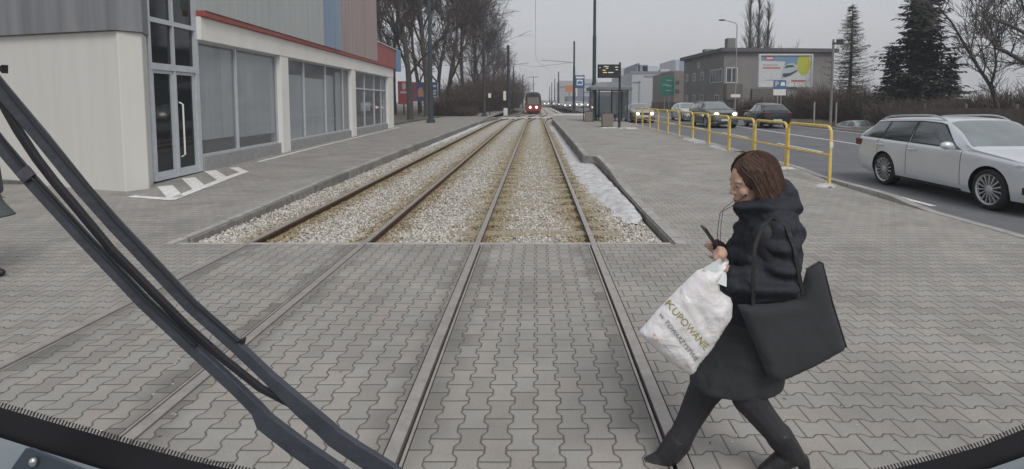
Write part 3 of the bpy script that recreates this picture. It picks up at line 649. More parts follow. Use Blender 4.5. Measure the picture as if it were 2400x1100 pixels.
# blue stop sign
xs_, ysg = XL(1367, 41), 40.8; zg = plat(ysg)
t = thing('stop_sign', 'blue tram stop sign with a white vehicle symbol on a slim post', 'sign', (xs_, ysg, zg))
b = MB(); b.tube([(xs_, ysg, zg), (xs_, ysg, zg + 3.5)], .035, 8); b.build('post', POLED, t, smooth=True)
b = MB(); b.bb(xs_ - .66, xs_ + .06, ysg - .06, ysg - .02, zg + 2.5, zg + 3.48); pn = b.build('panel', mat('sign_blue_face', (.045, .11, .24), .45, var=.05), t, bevel=.01)
b = MB(); b.bb(xs_ - .54, xs_ - .08, ysg - .066, ysg - .058, zg + 2.72, zg + 3.14); b.build('symbol_field', WHITE, pn)
b = MB(); b.bb(xs_ - .49, xs_ - .13, ysg - .07, ysg - .0665, zg + 2.83, zg + 3.02); b.bb(xs_ - .33, xs_ - .29, ysg - .07, ysg - .0665, zg + 3.02, zg + 3.10)
b.bb(xs_ - .45, xs_ - .38, ysg - .07, ysg - .0665, zg + 2.78, zg + 2.83); b.bb(xs_ - .24, xs_ - .17, ysg - .07, ysg - .0665, zg + 2.78, zg + 2.83); b.build('symbol', mat('symbol_blue', (.06, .16, .33), .5), pn)
b = MB(); b.bb(xs_ - .6, xs_, ysg - .066, ysg - .058, zg + 3.24, zg + 3.38); b.build('top_plate', WHITE, pn)
# litter bins
def bin_(x, y, wd, h, label, m):
    z = plat(y); t = thing('litter_bin', label, 'bin', (x, y, z)); b = MB()
    b.loft([rect(x - wd / 2 * k, x + wd / 2 * k, y - wd / 2 * k, y + wd / 2 * k, z + q) for k, q in ((.9, 0), (1, .06), (1.04, h - .1), (1.04, h))], True); b.build('body', m, t, bevel=.02)
    b = MB(); b.loft([rect(x - wd * .42, x + wd * .42, y - wd * .42, y + wd * .42, z + h + .002), rect(x - wd * .3, x + wd * .3, y - wd * .3, y + wd * .3, z + h + .1)], True); b.build('lid', BLACK, t)
CONC = mat('exposed_concrete', (.22, .185, .165), .9, var=.2, scale=20, bump=.5)
bin_(XL(1422, 31.5), 31.3, .62, .78, 'brown concrete litter bin in front of the shelter', CONC)
bin_(XL(1380, 40), 39.8, .6, .72, 'dark concrete litter bin standing beside the blue stop sign', CONC)

# ------------------------------------------------------------------ signs and billboards
def posts(t, xs, y, z0, z1, r=.05, m=STEEL):
    for x in xs: b = MB(); b.tube([(x, y, z0), (x, y, z1)], r, 8); b.build('post', m, t, smooth=True)
def panel(b, x0, x1, y, z0, z1, mi=0, d=.012): b.bb(x0, x1, y - d, y, z0, z1, mi)
# big advertising board before the house
Yv = 52.5; x0, x1 = XL(1778, 52.5), XL(1896, 52.5); za, zc = 3.35, 6.25; xm = XL(1857, 52.5)
t = thing('billboard', 'large white framed advertising billboard before the grey house', 'billboard', (xm, Yv, road(Yv)))
b = MB(); b.bb(xm - .5, xm + .42, Yv + .2, Yv + .5, .1, za + .2); b.build('post', mat('post_white', (.5, .5, .5), .6), t)
b = MB(); fr_ = .16
b.bb(x0 - fr_, x0, Yv - .12, Yv + .15, za - fr_, zc + fr_); b.bb(x1, x1 + fr_, Yv - .12, Yv + .15, za - fr_, zc + fr_); b.bb(x0, x1, Yv - .119, Yv + .149, za - fr_, za); b.bb(x0, x1, Yv - .119, Yv + .149, zc, zc + fr_)
b.build('frame', mat('frame_white', (.6, .61, .6), .5, var=.08), t)
C = lambda n, c, r=.5: mat(n, c, r, var=.08, scale=3)
b = MB(); W_, Hh = x1 - x0, zc - za; X = lambda a: x0 + W_ * a; Z = lambda a: za + Hh * a
panel(b, x0, x1, Yv, za, zc, 0, .02)
yy = Yv - .02
b.prism([(X(.0), yy, Z(.83)), (X(0), yy, Z(1)), (X(.84), yy, Z(1)), (X(.8), yy, Z(.55)), (X(.6), yy, Z(.32)), (X(.42), yy, Z(.22)), (X(.45), yy, Z(.6)), (X(.5), yy, Z(.8))], (0, -.004, 0), 1)
b.prism([(X(min(1, .855 + .135 * math.sin(a))), yy - .004, Z(min(1, .70 + .36 * math.cos(a)))) for a in [k * .4 for k in range(16)]], (0, -.004, 0), 2)
b.prism([(X(a), yy - .008, Z(c)) for a, c in ((.43, .26), (.42, .5), (.47, .66), (.56, .73), (.66, .74), (.74, .66), (.73, .5), (.62, .36), (.5, .25))], (0, -.004, 0), 3)
b.prism([(X(a), yy - .012, Z(c)) for a, c in ((.47, .57), (.51, .67), (.64, .69), (.68, .62), (.58, .60))], (0, -.003, 0), 4)
b.prism([(X(a), yy - .012, Z(c)) for a, c in ((.44, .31), (.45, .4), (.6, .42), (.72, .52), (.71, .45), (.6, .34), (.5, .27))], (0, -.003, 0), 4)
panel(b, X(.09), X(.27), yy - .008, Z(.84), Z(.98), 5, .004); panel(b, X(.12), X(.25), yy - .0125, Z(.88), Z(.94), 0, .002)
panel(b, X(.05), X(.4), yy, Z(.56), Z(.61), 5, .004); panel(b, X(.05), X(.34), yy, Z(.66), Z(.70), 6, .004); panel(b, X(.62), X(.9), yy, Z(.12), Z(.18), 5, .004); panel(b, X(.1), X(.5), yy, Z(.16), Z(.19), 6, .004)
b.build('poster', [C('poster_pale', (.58, .60, .61)), C('poster_blue', (.17, .30, .44)), C('poster_lime', (.47, .50, .06)), C('poster_car', (.44, .52, .54)), C('poster_dark', (.06, .08, .1)), C('poster_red', (.5, .12, .14)), C('poster_grey', (.36, .36, .38))], t)
# parking sign
def textmb(s, size, M, ext=.0):
    cu = bpy.data.curves.new('lettering', 'FONT'); cu.body = s; cu.size = size; cu.align_x = 'CENTER'; cu.align_y = 'CENTER'; cu.resolution_u = 3
    ob = bpy.data.objects.new('lettering', cu); COL.objects.link(ob); dg = bpy.context.evaluated_depsgraph_get(); dg.update()
    me = bpy.data.meshes.new_from_object(ob.evaluated_get(dg)); b = MB()
    b.add([M @ v.co for v in me.vertices], [list(p.vertices) for p in me.polygons])
    bpy.data.objects.remove(ob); bpy.data.curves.remove(cu); bpy.data.meshes.remove(me); return b
FACE = lambda p: Matrix.Translation(p) @ Matrix.Rotation(math.radians(90), 4, 'X')
Yp = 39.8; xp = XL(1822, 40); t = thing('parking_sign', 'blue and white parking sign on two short posts under the billboard', 'sign', (xp, Yp, .25))
posts(t, (xp - .12, xp + .14), Yp + .03, .2, 2.4)
BLU = mat('sign_blue_paint', (.06, .15, .30), .45, var=.06)
b = MB(); panel(b, xp - .47, xp + .47, Yp, 2.72, 3.36, 0, .03); pn = b.build('upper_plate', BLU, t)
textmb('P', .55, FACE((xp - .22, Yp - .033, 3.06))).build('lettering', WHITE, pn)
b = MB(); b.prism([(xp + a, Yp - .03, 2.95 + c) for a, c in ((.05, .0), (.05, .14), (.1, .28), (.34, .28), (.39, .14), (.39, 0))], (0, -.004, 0)); b.build('symbol', WHITE, pn)
b = MB(); panel(b, xp - .47, xp + .47, Yp, 2.25, 2.70, 0, .03); b.build('lower_plate', WHITE, t)
# green direction sign
Yg = 78; xg = XL(1562, 78); t = thing('direction_sign', 'large green direction sign on two posts beyond the parked traffic', 'sign', (xg, Yg, .3))
posts(t, (xg - .3, xg + .35), Yg + .1, .2, 3.0, .06)
b = MB(); panel(b, xg - 1.05, xg + 1.05, Yg, 2.7, 5.35, 0, .06); pn = b.build('panel', mat('sign_green', (.02, .16, .12), .45, var=.08), t)
b = MB()
for z, a, c in ((4.75, -.1, .6), (4.1, -.7, .2), (3.95, .0, .7), (3.3, -.2, .6)): panel(b, xg + a, xg + c, Yg - .06, z, z + .14, 0, .006)
b.build('faded_line', mat('faded_white', (.25, .38, .35), .5), pn)
# lamp post with a small plate, utility mast
xq, yq = XL(1722, 46), 46; t = thing('street_lamp', 'slim street lamp post with a small plate, beside the green car', 'street lamp', (xq, yq, .25))
b = MB(); b.tube([(xq, yq, .2), (xq, yq, 8.2), (xq - .15, yq, 8.45), (xq - 1.1, yq, 8.7)], [.06, .04, .035, .03], 8); b.build('post', STEEL, t, smooth=True)
b = MB(); b.ball((xq - 1.3, yq, 8.7), (.32, .12, .07), 6); b.build('lamp_head', POLED, t, smooth=True)
b = MB(); panel(b, xq - .42, xq + .4, yq - .06, 2.15, 2.4, 0, .03); b.build('plate', WHITE, t)
xq, yq = XL(1942, 31.5), 31.3; t = thing('utility_post', 'pale concrete utility post with a short crossarm at the far kerb', 'pole', (xq, yq, .25))
b = MB(); b.tube([(xq, yq, .2), (xq, yq, 5.4)], [.08, .06], 8); b.build('post', mat('post_concrete', (.2, .2, .195), .8, var=.2), t, smooth=True)
b = MB(); b.bb(xq - .05, xq + .6, yq - .06, yq + .06, 5.1, 5.22); b.bb(xq + .2, xq + .55, yq - .07, yq + .07, 5.222, 5.4); b.build('crossarm', POLED, t)
for k, u in enumerate((1904, 1955)):
    xq, yq = XL(u, 35), 34.8; b = MB(); b.tube([(xq, yq, .2), (xq, yq, 1.75)], .05, 6); tag(b.build('bollard_post', mat('stake_pale', (.36, .35, .33), .8)), ['pale short stake at the verge right of the black hatchback', 'pale short stake close to the utility post'][k], 'post')
# billboard beyond the shop (red part and blue part)
Yh = 62; x0, x1 = XL(934, 62.), XL(1028, 62.); t = thing('billboard', 'wide red and blue roadside billboard among the bare trees', 'billboard', ((x0 + x1) / 2, Yh, 0))
posts(t, (x0 + .6, (x0 + x1) / 2, x1 - .6), Yh + .2, 0, 2.2, .08, POLED)
b = MB(); W_ = x1 - x0; X = lambda a: x0 + W_ * a; za, zc = 1.75, 4.0; Z = lambda a: za + (zc - za) * a
panel(b, X(0), X(.32), Yh, za - .3, zc + .1, 0, .05); panel(b, X(.33), X(.48), Yh, za, zc, 4, .05); panel(b, X(.481), X(1), Yh, za, zc, 1, .05); panel(b, X(.982), X(1), Yh - .05, za, zc, 2, .02)
panel(b, X(.06), X(.24), Yh - .05, Z(.42), Z(.54), 2, .01)
b.prism([(X(.15 + .05 * math.sin(a)), Yh - .05, Z(.8 + .2 * math.cos(a))) for a in [k * .63 for k in range(10)]], (0, -.01, 0), 2)
b.prism([(X(a), Yh - .05, Z(c)) for a, c in ((.5, .25), (.5, .6), (.53, .72), (.6, .72), (.63, .55), (.64, .25))], (0, -.01, 0), 3)
for z in (.75, .5, .36, .2, .05): panel(b, X(.87), X(.95), Yh - .05, Z(z), Z(z + .1), 2, .01)
for z, a in ((.78, .72), (.48, .66), (.3, .7)): panel(b, X(a), X(a + .07), Yh - .05, Z(z), Z(z + .13), 2, .01)
b.build('poster', [C('board_red', (.34, .07, .075)), C('board_blue', (.035, .085, .19)), C('board_white', (.5, .5, .52)), C('board_orange', (.45, .22, .13)), C('board_maroon', (.22, .08, .12))], t)
Yo = 150; x0 = XL(1324, 150); b = MB(); b.bb(x0, x0 + 2.5, Yo - .2, Yo, 4.4, 6.2); t = thing('billboard', 'small orange billboard far down the road', 'billboard', (x0 + 1.2, Yo, .2)); b.build('poster', C('board_orange_far', (.5, .22, .08)), t); posts(t, (x0 + 1.2,), Yo + .1, 0, 4.4, .15)
# tram signal boxes on the left
for k, (u, D, z0, z1, wd, lb) in enumerate(((1183, 70, 1.9, 3.1, .35, 'tall white signal box on a post left of the tram'), (1148, 62, 2.2, 2.7, .3, 'small pale sign on a slim post by the brown thicket'), (1185, 66, .0, .95, .5, 'low white cabinet at the foot of the signal post'))):
    x = XL(u, D); t = thing('signal_box', lb, 'signal', (x, D, 0))
    if z0 > .5: posts(t, (x,), D + .1, 0, z0, .05, POLED)
    b = MB(); b.bb(x - wd / 2, x + wd / 2, D - .15, D + .15, z0, z1); b.build('housing', PLB, t, bevel=.02)
# ------------------------------------------------------------------ buildings beyond the road
HW = mat('house_render', (.20, .195, .19), .9, var=.16, scale=.5, bump=.2, bscale=20)
HW2 = mat('house_render_dark', (.13, .12, .115), .9, var=.22, scale=.6)
ROOFM = mat('roof_felt', (.10, .10, .105), .85, var=.2, scale=2)
PANE = mat('window_pane', (.05, .055, .065), .15, var=.3, scale=2)
FRW = mat('window_frame_white', (.5, .5, .5), .6)
house = thing('house', 'grey flat roofed house with a corner bay window behind the billboard', 'house', (30, 72, 0))
A = Vector((22.8, 65, 0)); B = Vector((XL(1946, 66), 66, 0)); Cc = Vector((XL(1601, 79.5), 79.5, 0)); Dd = B + (Cc - A)
b = MB(); wallpoly(b, [A, B, Dd, Cc], -1.6, 7.75); b.build('wall', HW, house)
ax = (B - A).normalized(); ay = (Cc - A).normalized(); nx_ = -ay.cross(Vector((0, 0, 1))).normalized(); nx_ = nx_ if nx_.x < 0 else -nx_; ny_ = Vector((ax.y, -ax.x, 0)); ny_ = ny_ if ny_.y < 0 else -ny_
b = MB(); e = .5; wallpoly(b, [A - ax * e - ay * e, B + ax * e - ay * e, Dd + ax * e + ay * e, Cc - ax * e + ay * e], 7.752, 8.2); rf = b.build('roof', ROOFM, house)
for (s_, q, wd, h) in ((2.0, 3, 1.0, 1.5), (-1.5, 9, 1.3, .7)):
    p = A + ax * abs(s_) + ay * q; b = MB(); b.box(p + Vector((0, 0, 8.2 + h / 2 + .002)), (wd, 1.1, h)); b.build('chimney', HW, rf)
def onwall(org, du, dn, s0, s1, z0, z1, name='window', fr=.12, mull=0):
    f = MB(); 
    for (a, c, zz0, zz1) in ((s0, s0 + fr, z0, z1), (s1 - fr, s1, z0, z1), (s0 + fr, s1 - fr, z0, z0 + fr), (s0 + fr, s1 - fr, z1 - fr, z1)):
        wallpoly(f, [org + du * a - dn * .05, org + du * a + dn * .06, org + du * c + dn * .06, org + du * c - dn * .05], zz0, zz1)
    for k in range(mull):
        a = s0 + (s1 - s0) * (k + 1) / (mull + 1); wallpoly(f, [org + du * (a - .05) - dn * .05, org + du * (a - .05) + dn * .055, org + du * (a + .05) + dn * .055, org + du * (a + .05) - dn * .05], z0 + fr, z1 - fr)
    o = f.build(name, FRW, house); g = MB(); wallpoly(g, [org + du * (s0 + .03) - dn * .04, org + du * (s0 + .03) + dn * .03, org + du * (s1 - .03) + dn * .03, org + du * (s1 - .03) - dn * .04], z0 + .03, z1 - .03); g.build('pane', PANE, o)
onwall(A, ax, ny_, .25, 1.75, 4.0, 5.9, mull=1); onwall(A, ay, nx_, .3, 4.2, 4.1, 5.8, mull=3)
for s_ in (6.5, 9.5, 12.5):
    onwall(A, ay, nx_, s_, s_ + 1.1, 4.6, 5.7); onwall(A, ay, nx_, s_, s_ + 1.1, 1.6, 2.7)
onwall(A, ay, nx_, 1.2, 2.6, 1.2, 2.6, mull=1); onwall(A, ay, nx_, 8, 8.8, 6.3, 7.1)
b = MB(); wallpoly(b, [A + ax * 0.02 + ny_ * .02, A + ax * 2 + ny_ * .02, A + ax * 2 + ny_ * .9, A + ax * .02 + ny_ * .9], 2.0, 3.9); b.build('balcony', HW2, house)
b = MB(); b.box(A + ax * 7 + ny_ * .3 + Vector((0, 0, 1.6)), (7, .5, 3.4)); b.build('annex', HW2, house)
# white block, pale towers and low buildings in the distance
WB = mat('pale_block', (.44, .46, .49), .85, var=.08, scale=.1); WB2 = mat('pale_tower', (.47, .50, .54), .85, var=.06, scale=.1); DK = mat('grey_strip', (.22, .24, .27), .8)
def block(name, label, u0, u1, vt, D, dep, m, strips=(), extra=(), zb=0):
    x0, x1 = XL(u0, D), XL(u1, D); zt = CH + (VH - vt) * D / F; t = thing(name, label, 'building', ((x0 + x1) / 2, D, 0))
    b = MB(); b.bb(x0, x1, D, D + dep, zb - .4, zt); b.build('wall', m, t)
    for (a, c, va, vb, mm) in strips:
        b = MB(); b.bb(XL(a, D), XL(c, D), D - .15, D - .002, CH + (VH - vb) * D / F, CH + (VH - va) * D / F); b.build('window_band', mm, t)
    for (a, c, va, vb, mm) in extra:
        b = MB(); b.bb(XL(a, D), XL(c, D), D + 2, D + dep * .6, CH + (VH - vb) * D / F + .004, CH + (VH - va) * D / F); b.build('rooftop_unit', mm, t)
block('office_block', 'white block with dark roof edge and rooftop plant behind the green sign', 1480, 1592, 171, 150, 40, WB, [(1476, 1594, 168, 174, DK), (1482, 1500, 192, 195, DK), (1496, 1498, 190, 245, DK), (1508, 1580, 178, 181, DK)], [(1494, 1520, 152, 171, DK), (1508, 1545, 155, 171, WB2), (1497, 1501, 148, 171, DK), (1550, 1572, 162, 171, WB)])
block('tower_block', 'pale high rise in the haze behind the shelter roof', 1454, 1481, 160, 330, 30, WB2, [(1458 + 6 * k, 1461 + 6 * k, 165, 235, WB) for k in range(4)])
block('tower_block', 'blue and white high rise beside the left end of the grey house', 1577, 1604, 141, 260, 30, WB2, [(1578, 1581, 143, 235, DK), (1590, 1601, 143, 235, mat('tower_blue', (.26, .31, .38), .8))])
block('brick_building', 'narrow brown brick building between green sign and grey house', 1578, 1602, 168, 110, 20, mat('brown_brick', (.19, .16, .15), .9, var=.2, scale=2), [(1582, 1590, 190, 198, PANE), (1582, 1590, 210, 218, PANE)], [(1577, 1602, 165, 168, DK)])
block('low_building', 'low grey building far down the road left of the shelter', 1366, 1400, 186, 220, 30, WB, [(1368, 1398, 196, 200, DK), (1368, 1398, 215, 219, DK)])
block('low_building', 'pale low building behind the orange billboard', 1310, 1350, 190, 280, 30, mat('pale_far', (.42, .42, .44), .9), [(1312, 1348, 203, 206, DK)])
block('warehouse', 'bluish low hall behind the far row of cars', 1330, 1480, 226, 200, 20, mat('far_hall', (.21, .23, .27), .9))
block('warehouse', 'grey low hall at the far end of the street', 1266, 1310, 236, 340, 20, mat('far_hall_b', (.25, .26, .29), .9))
# fences
FEN = mat('brown_fence', (.125, .105, .09), .9, var=.3, scale=3)
def fence(name, label, p0, p1, h, zb, m, step=2.5):
    p0, p1 = Vector(p0), Vector(p1); L = (p1 - p0).length; d = (p1 - p0) / L; n_ = Vector((-d.y, d.x, 0)); k = int(L / step); t = thing(name, label, 'fence', (p0 + p1) / 2 + Vector((0, 0, zb)))
    b = MB()
    m_ = int(L / .14)
    for i in range(m_):
        a = p0 + d * (L * i / m_); c = p0 + d * (L * (i + .93) / m_); hh = h + R(-.03, .02)
        wallpoly(b, [a - n_ * .015, a + n_ * .015, c + n_ * .015, c - n_ * .015], zb + .05, hh)
    b.build('boards', m, t)
    for i in range(k + 1):
        b = MB(); b.box(p0 + d * (L * i / k) - n_ * .09 + Vector((0, 0, zb + h / 2)), (.1, .1, h + .1)); b.build('post', m, t)
fence('board_fence', 'long brown board fence on the far side of the road behind the silver car', (20.5, 12, 0), (20.5, 31, 0), 1.5, .15, FEN)
fence('board_fence', 'brown fence in front of the white block', (XL(1528, 100), 100, 0), (XL(1606, 92), 92, 0), 1.6, .3, FEN)

# ------------------------------------------------------------------ trees
BARK = mat('bark', (.075, .068, .064), .95, var=.35, scale=3)
TWIG = mat('twig', (.095, .085, .08), .95, var=.3, scale=2)
TWIGB = mat('brown_twig', (.115, .09, .078), .95, var=.35, scale=1)
def rdir(d, ang):
    d = d.normalized(); a = d.orthogonal().normalized(); c = d.cross(a); t = R(0, 6.283); return (d * math.cos(ang) + (a * math.cos(t) + c * math.sin(t)) * math.sin(ang)).normalized()
def grow(tr, cr_, p, d, L, r, lev, maxlev, up=.15, minr=.012):
    seg = max(3, int(L / .9)) if lev < 2 else 3; pts = [p]; rads = [r]; q = p; dd = d
    for i in range(seg):
        dd = (dd + Vector((R(-1, 1), R(-1, 1), R(-1, 1) + up)) * (.07 if lev == 0 else .17)).normalized(); q = q + dd * (L / seg); pts.append(q); rads.append(max(minr, r * (1 - .62 * (i + 1) / seg)))
    (tr if lev < 2 else cr_).tube(pts, rads, 7 if lev == 0 else (5 if lev < 2 else 3), caps=False)
    if lev >= maxlev: return
    nb = (10, 7, 6, 4, 4)[lev] if lev < 5 else 3
    for k in range(nb):
        f = R(.24, 1) if lev == 0 else R(.2, 1); i = min(seg - 1, int(f * seg)); fr = f * seg - i; s = pts[i].lerp(pts[i + 1], fr)
        ax_ = (pts[i + 1] - pts[i]).normalized(); nd = rdir(ax_, R(.35, .85)); nd = (nd + Vector((0, 0, up))).normalized()
        grow(tr, cr_, s, nd, L * R(.42, .68) * (1.0 if lev else .8), max(minr, rads[i] * R(.4, .62)), lev + 1, maxlev, up, minr)
def bare_tree(name, label, loc, H, r, seed, lev=4, lean=(0, 0), up=.2, group=None, minr=.016, m=None, twig=None):
    random.seed(seed); tr, cr_ = MB(), MB(); grow(tr, cr_, Vector(loc), Vector((lean[0], lean[1], 1)).normalized(), H * .62, r, 0, lev, up, minr)
    t = thing(name, label, 'tree', loc, group); tr.build('trunk', m or BARK, t, smooth=True, angle=80); cr_.build('crown', twig or TWIG, t); return t
GRP = 'bare trees along the left side of the tracks'
T0 = bare_tree('bare_tree', 'tall bare tree nearest the shop end, its trunk crossing the red billboard', (XL(962, 47), 47, .1), 22, .30, 11, lev=4, group=GRP, minr=.022)
T1 = bare_tree('bare_tree', 'bare tree with twin limbs right behind the thick green pole', (XL(1000, 56), 56, .1), 24, .34, 23, lev=4, group=GRP, minr=.022)
T2 = bare_tree('bare_tree', 'bare tree with brownish crown between green pole and footed pole', (XL(1050, 62), 62, .1), 22, .3, 35, lev=4, group=GRP, twig=TWIGB, minr=.022)
for i, (src, u, D, rz, s, lb) in enumerate([
    (T1, 925, 66, 1.2, .95, 'slender bare tree seen just over the blue end of the shop fascia'), (T2, 985, 74, 2.5, 1.05, 'bare tree behind the blue half of the roadside billboard'), (T0, 1028, 72, 4.0, 1.05, 'bare tree at the right end of the roadside billboard'),
    (T1, 1085, 76, .5, .95, 'bare tree above the brown shrubs, left of the footed pole'), (T0, 1112, 84, 2.2, .98, 'bare tree directly behind the footed pole'), (T2, 1128, 92, 3.3, 1.05, 'bare tree standing to the right behind the footed pole'),
    (T1, 1142, 100, 5.0, .82, 'bare tree midway between footed pole and black tapering pole'), (T0, 1158, 112, 1.8, .8, 'bare tree left of the black tapering pole'), (T2, 1172, 126, .9, .62, 'last bare tree of the row, behind the black tapering pole'), (T2, 905, 58, 4.4, .9, 'bare tree partly hidden by the upper corner of the shop')]):
    o = copytree(src, (XL(u, D), D, .1), lb); o.rotation_euler.z = rz; o.scale = (s, s, s)
def shrub(name, label, loc, rx_, rz_, n, seed, m=TWIGB, group=None, r=.02):
    random.seed(seed); b = MB(); p0 = Vector(loc)
    for k in range(n):
        a = R(0, 6.283); s = p0 + Vector((math.cos(a) * rx_ * R(0, .7), math.sin(a) * rx_ * R(0, .7), 0)); d = Vector((math.cos(a) * R(.1, .9), math.sin(a) * R(.1, .9), R(.8, 1.6))).normalized(); L = rz_ * R(.5, 1.05)
        q = s + d * L * .5 + Vector((R(-.1, .1), R(-.1, .1), 0)) * L; e = s + d * L + Vector((R(-.2, .2), R(-.2, .2), R(-.1, .1))) * L; b.tube([s, q, e], [r, r * .8, r * .4], 3, caps=False)
        for j in range(4): f = R(.3, 1); c = s.lerp(e, f); dd = rdir(d, R(.4, 1.1)); b.tube([c, c + dd * L * R(.15, .35)], [r * .6, r * .35], 3, caps=False)
    o = b.build(name, m); tag(o, label, 'shrub', group); return o
SG = 'brown leafless shrubs beside the left track'
for i, (u, D, rx_, rz_, lb) in enumerate([(1058, 64, 2.2, 3.2, 'brown leafless shrub right of the roadside billboard'), (1082, 70, 2.5, 4.2, 'tall brown shrub under the trees left of the footed pole'), (1108, 76, 2.5, 5, 'dense brown thicket directly behind the footed pole'), (1128, 84, 2.6, 5.5, 'dense brown thicket right of the footed pole'), (1150, 90, 2.8, 6.5, 'tall brown thicket behind the small pale sign'), (1166, 98, 2.6, 7.0, 'tall brown thicket left of the black tapering pole'), (1184, 108, 2.4, 7.0, 'highest brown thicket behind the black tapering pole'), (1203, 130, 2.2, 6.5, 'farthest brown thicket touching the left side of the tram'), (1035, 60, 1.8, 2.2, 'low brown shrub just right of the blue billboard edge')]):
    shrub('shrub', lb, (XL(u, D), D, .05), rx_, rz_, 340, 50 + i, group=SG, r=.035)
o = shrub('clipped_hedge', 'low brown hedge at the foot of the thicket along the left track', (XL(1085, 60), 60, .05), 2.2, 1.1, 500, 77, r=.02)
# right side: conifers and bare trees
NEED = mat('spruce_needles', (.022, .036, .024), .9, var=.45, scale=2.5, var2=(.045, .06, .042))
NEEDL = mat('larch_twigs', (.14, .128, .105), .95, var=.35, scale=2)
def conifer(name, label, loc, H, rad, seed, m, dens, droop, blade=.34, thin=1., base=.06, rag=1.):
    random.seed(seed); p0 = Vector(loc); tr, cr_ = MB(), MB(); tr.tube([p0, p0 + Vector((.05, 0, H * .5)), p0 + Vector((0, 0, H))], [.2, .13, .02], 7)
    z = H * base
    while z < H * .985:
        f = 1 - z / H; Lm = rad * (f ** .85) * (1.0 if f < .85 else .85) + .15; nb = dens
        for k in range(nb):
            if R(0, 1) < .18: continue
            a = R(0, 6.283); L = Lm * R(.42, 1.05) * (.85 + .22 * rag * math.sin(a * 2 + z * 1.7)); s = p0 + Vector((0, 0, z + R(-.15, .15))); hd = Vector((math.cos(a), math.sin(a), 0)); side = Vector((-hd.y, hd.x, 0))
            pts = [s, s + hd * L * .5 + Vector((0, 0, -droop * L * .5)), s + hd * L + Vector((0, 0, -droop * L + .16 * L))]
            cr_.tube(pts, [.03, .02, .008], 3, caps=False)
            n = int(5 + L * 7 * thin)
            for j in range(n):
                t = R(.12, 1); c = pts[0].lerp(pts[1], t * 2) if t < .5 else pts[1].lerp(pts[2], t * 2 - 1)
                sg = random.choice((-1, 1)); dd = (hd * R(.3, .8) + side * sg * R(.5, 1) + Vector((0, 0, R(-.55, .1)))).normalized(); l = blade * R(.5, 1.15) * (1.15 - .5 * t); wv = dd.cross(Vector((R(-.5, .5), R(-.5, .5), 1))).normalized() * l * R(.10, .20) * min(thin, 1.25)
                cr_.add([c - wv * .5, c + dd * l * .5 - wv, c + dd * l, c + dd * l * .5 + wv, c + wv * .5], [(0, 1, 2, 3, 4)])
        z += .27
    t = thing(name, label, 'tree', loc); tr.build('trunk', BARK, t, smooth=True); cr_.build('crown', m, t); return t
conifer('larch_tree', 'thin greyish leafless larch between utility post and dark spruce', (XL(1988, 50), 50, .2), 10.6, 4.0, 5, NEEDL, 17, .05, .5, .5, rag=.6)
conifer('spruce_tree', 'large dark green spruce with snowless drooping boughs above the silver car', (XL(2150, 41), 41, .2), 11.4, 4.9, 8, NEED, 20, .26, .62, 1.7)
conifer('spruce_tree', 'smaller dark spruce tucked to the left of the large one', (XL(2085, 44), 44, .2), 6.2, 2.2, 9, NEED, 14, .3, .5, 1.5)
conifer('spruce_tree', 'short dark conifer tucked to the right of the large spruce', (XL(2222, 42), 42, .2), 5.0, 2.0, 10, NEED, 14, .3, .5, 1.5)
def limb_tree(label, base, limbs, seed, D):
    "bare tree whose main limbs follow given paths"
    random.seed(seed); tr, cr_ = MB(), MB()
    for pts, r0 in limbs:
        q = [P(u, v, D + dy) for u, v, dy in pts]; n = len(q); rad = [max(.02, r0 * (1 - .8 * i / (n - 1))) for i in range(n)]; tr.tube(q, rad, 6, caps=False)
        for i in range(n - 1):
            for k in range(3):
                s = q[i].lerp(q[i + 1], R(0, 1)); d = rdir((q[i + 1] - q[i]), R(.5, 1.1)); grow(tr, cr_, s, (d + Vector((0, 0, .25))).normalized(), R(.9, 2.3), max(.018, rad[i] * .45), 2, 4, .12, .011)
    t = thing('bare_tree', label, 'tree', (base.x, base.y, .2)); tr.build('trunk', BARK, t, smooth=True, angle=80); cr_.build('crown', TWIG, t)
limb_tree('bare tree leaning left with one long crooked limb right of the large spruce', P(2345, 300, 30), [([(2346, 330, 0), (2338, 250, 0), (2322, 202, 0), (2290, 154, 0), (2256, 97, -.5), (2232, 55, -.5), (2205, 23, -.8), (2185, -20, -1)], .13), ([(2290, 154, 0), (2275, 120, .6), (2285, 70, 1), (2290, 20, 1.2), (2280, -40, 1.5)], .06), ([(2322, 202, 0), (2335, 150, -.6), (2330, 100, -1), (2345, 40, -1), (2350, -30, -1)], .07)], 61, 30)
limb_tree('bare tree standing outside the right edge, its limbs reaching into the picture', P(2520, 300, 27), [([(2520, 340, 0), (2500, 240, 0), (2460, 175, 0), (2400, 146, 0), (2365, 126, 0), (2336, 112, .3), (2316, 88, .3), (2300, 60, .4)], .17), ([(2500, 240, 0), (2470, 130, 0), (2400, 77, -.5), (2365, 58, -.5), (2325, 44, -.5), (2290, 36, -.8)], .12), ([(2470, 130, 0), (2440, 60, .6), (2400, 20, .6), (2380, -30, .8)], .09)], 66, 27)
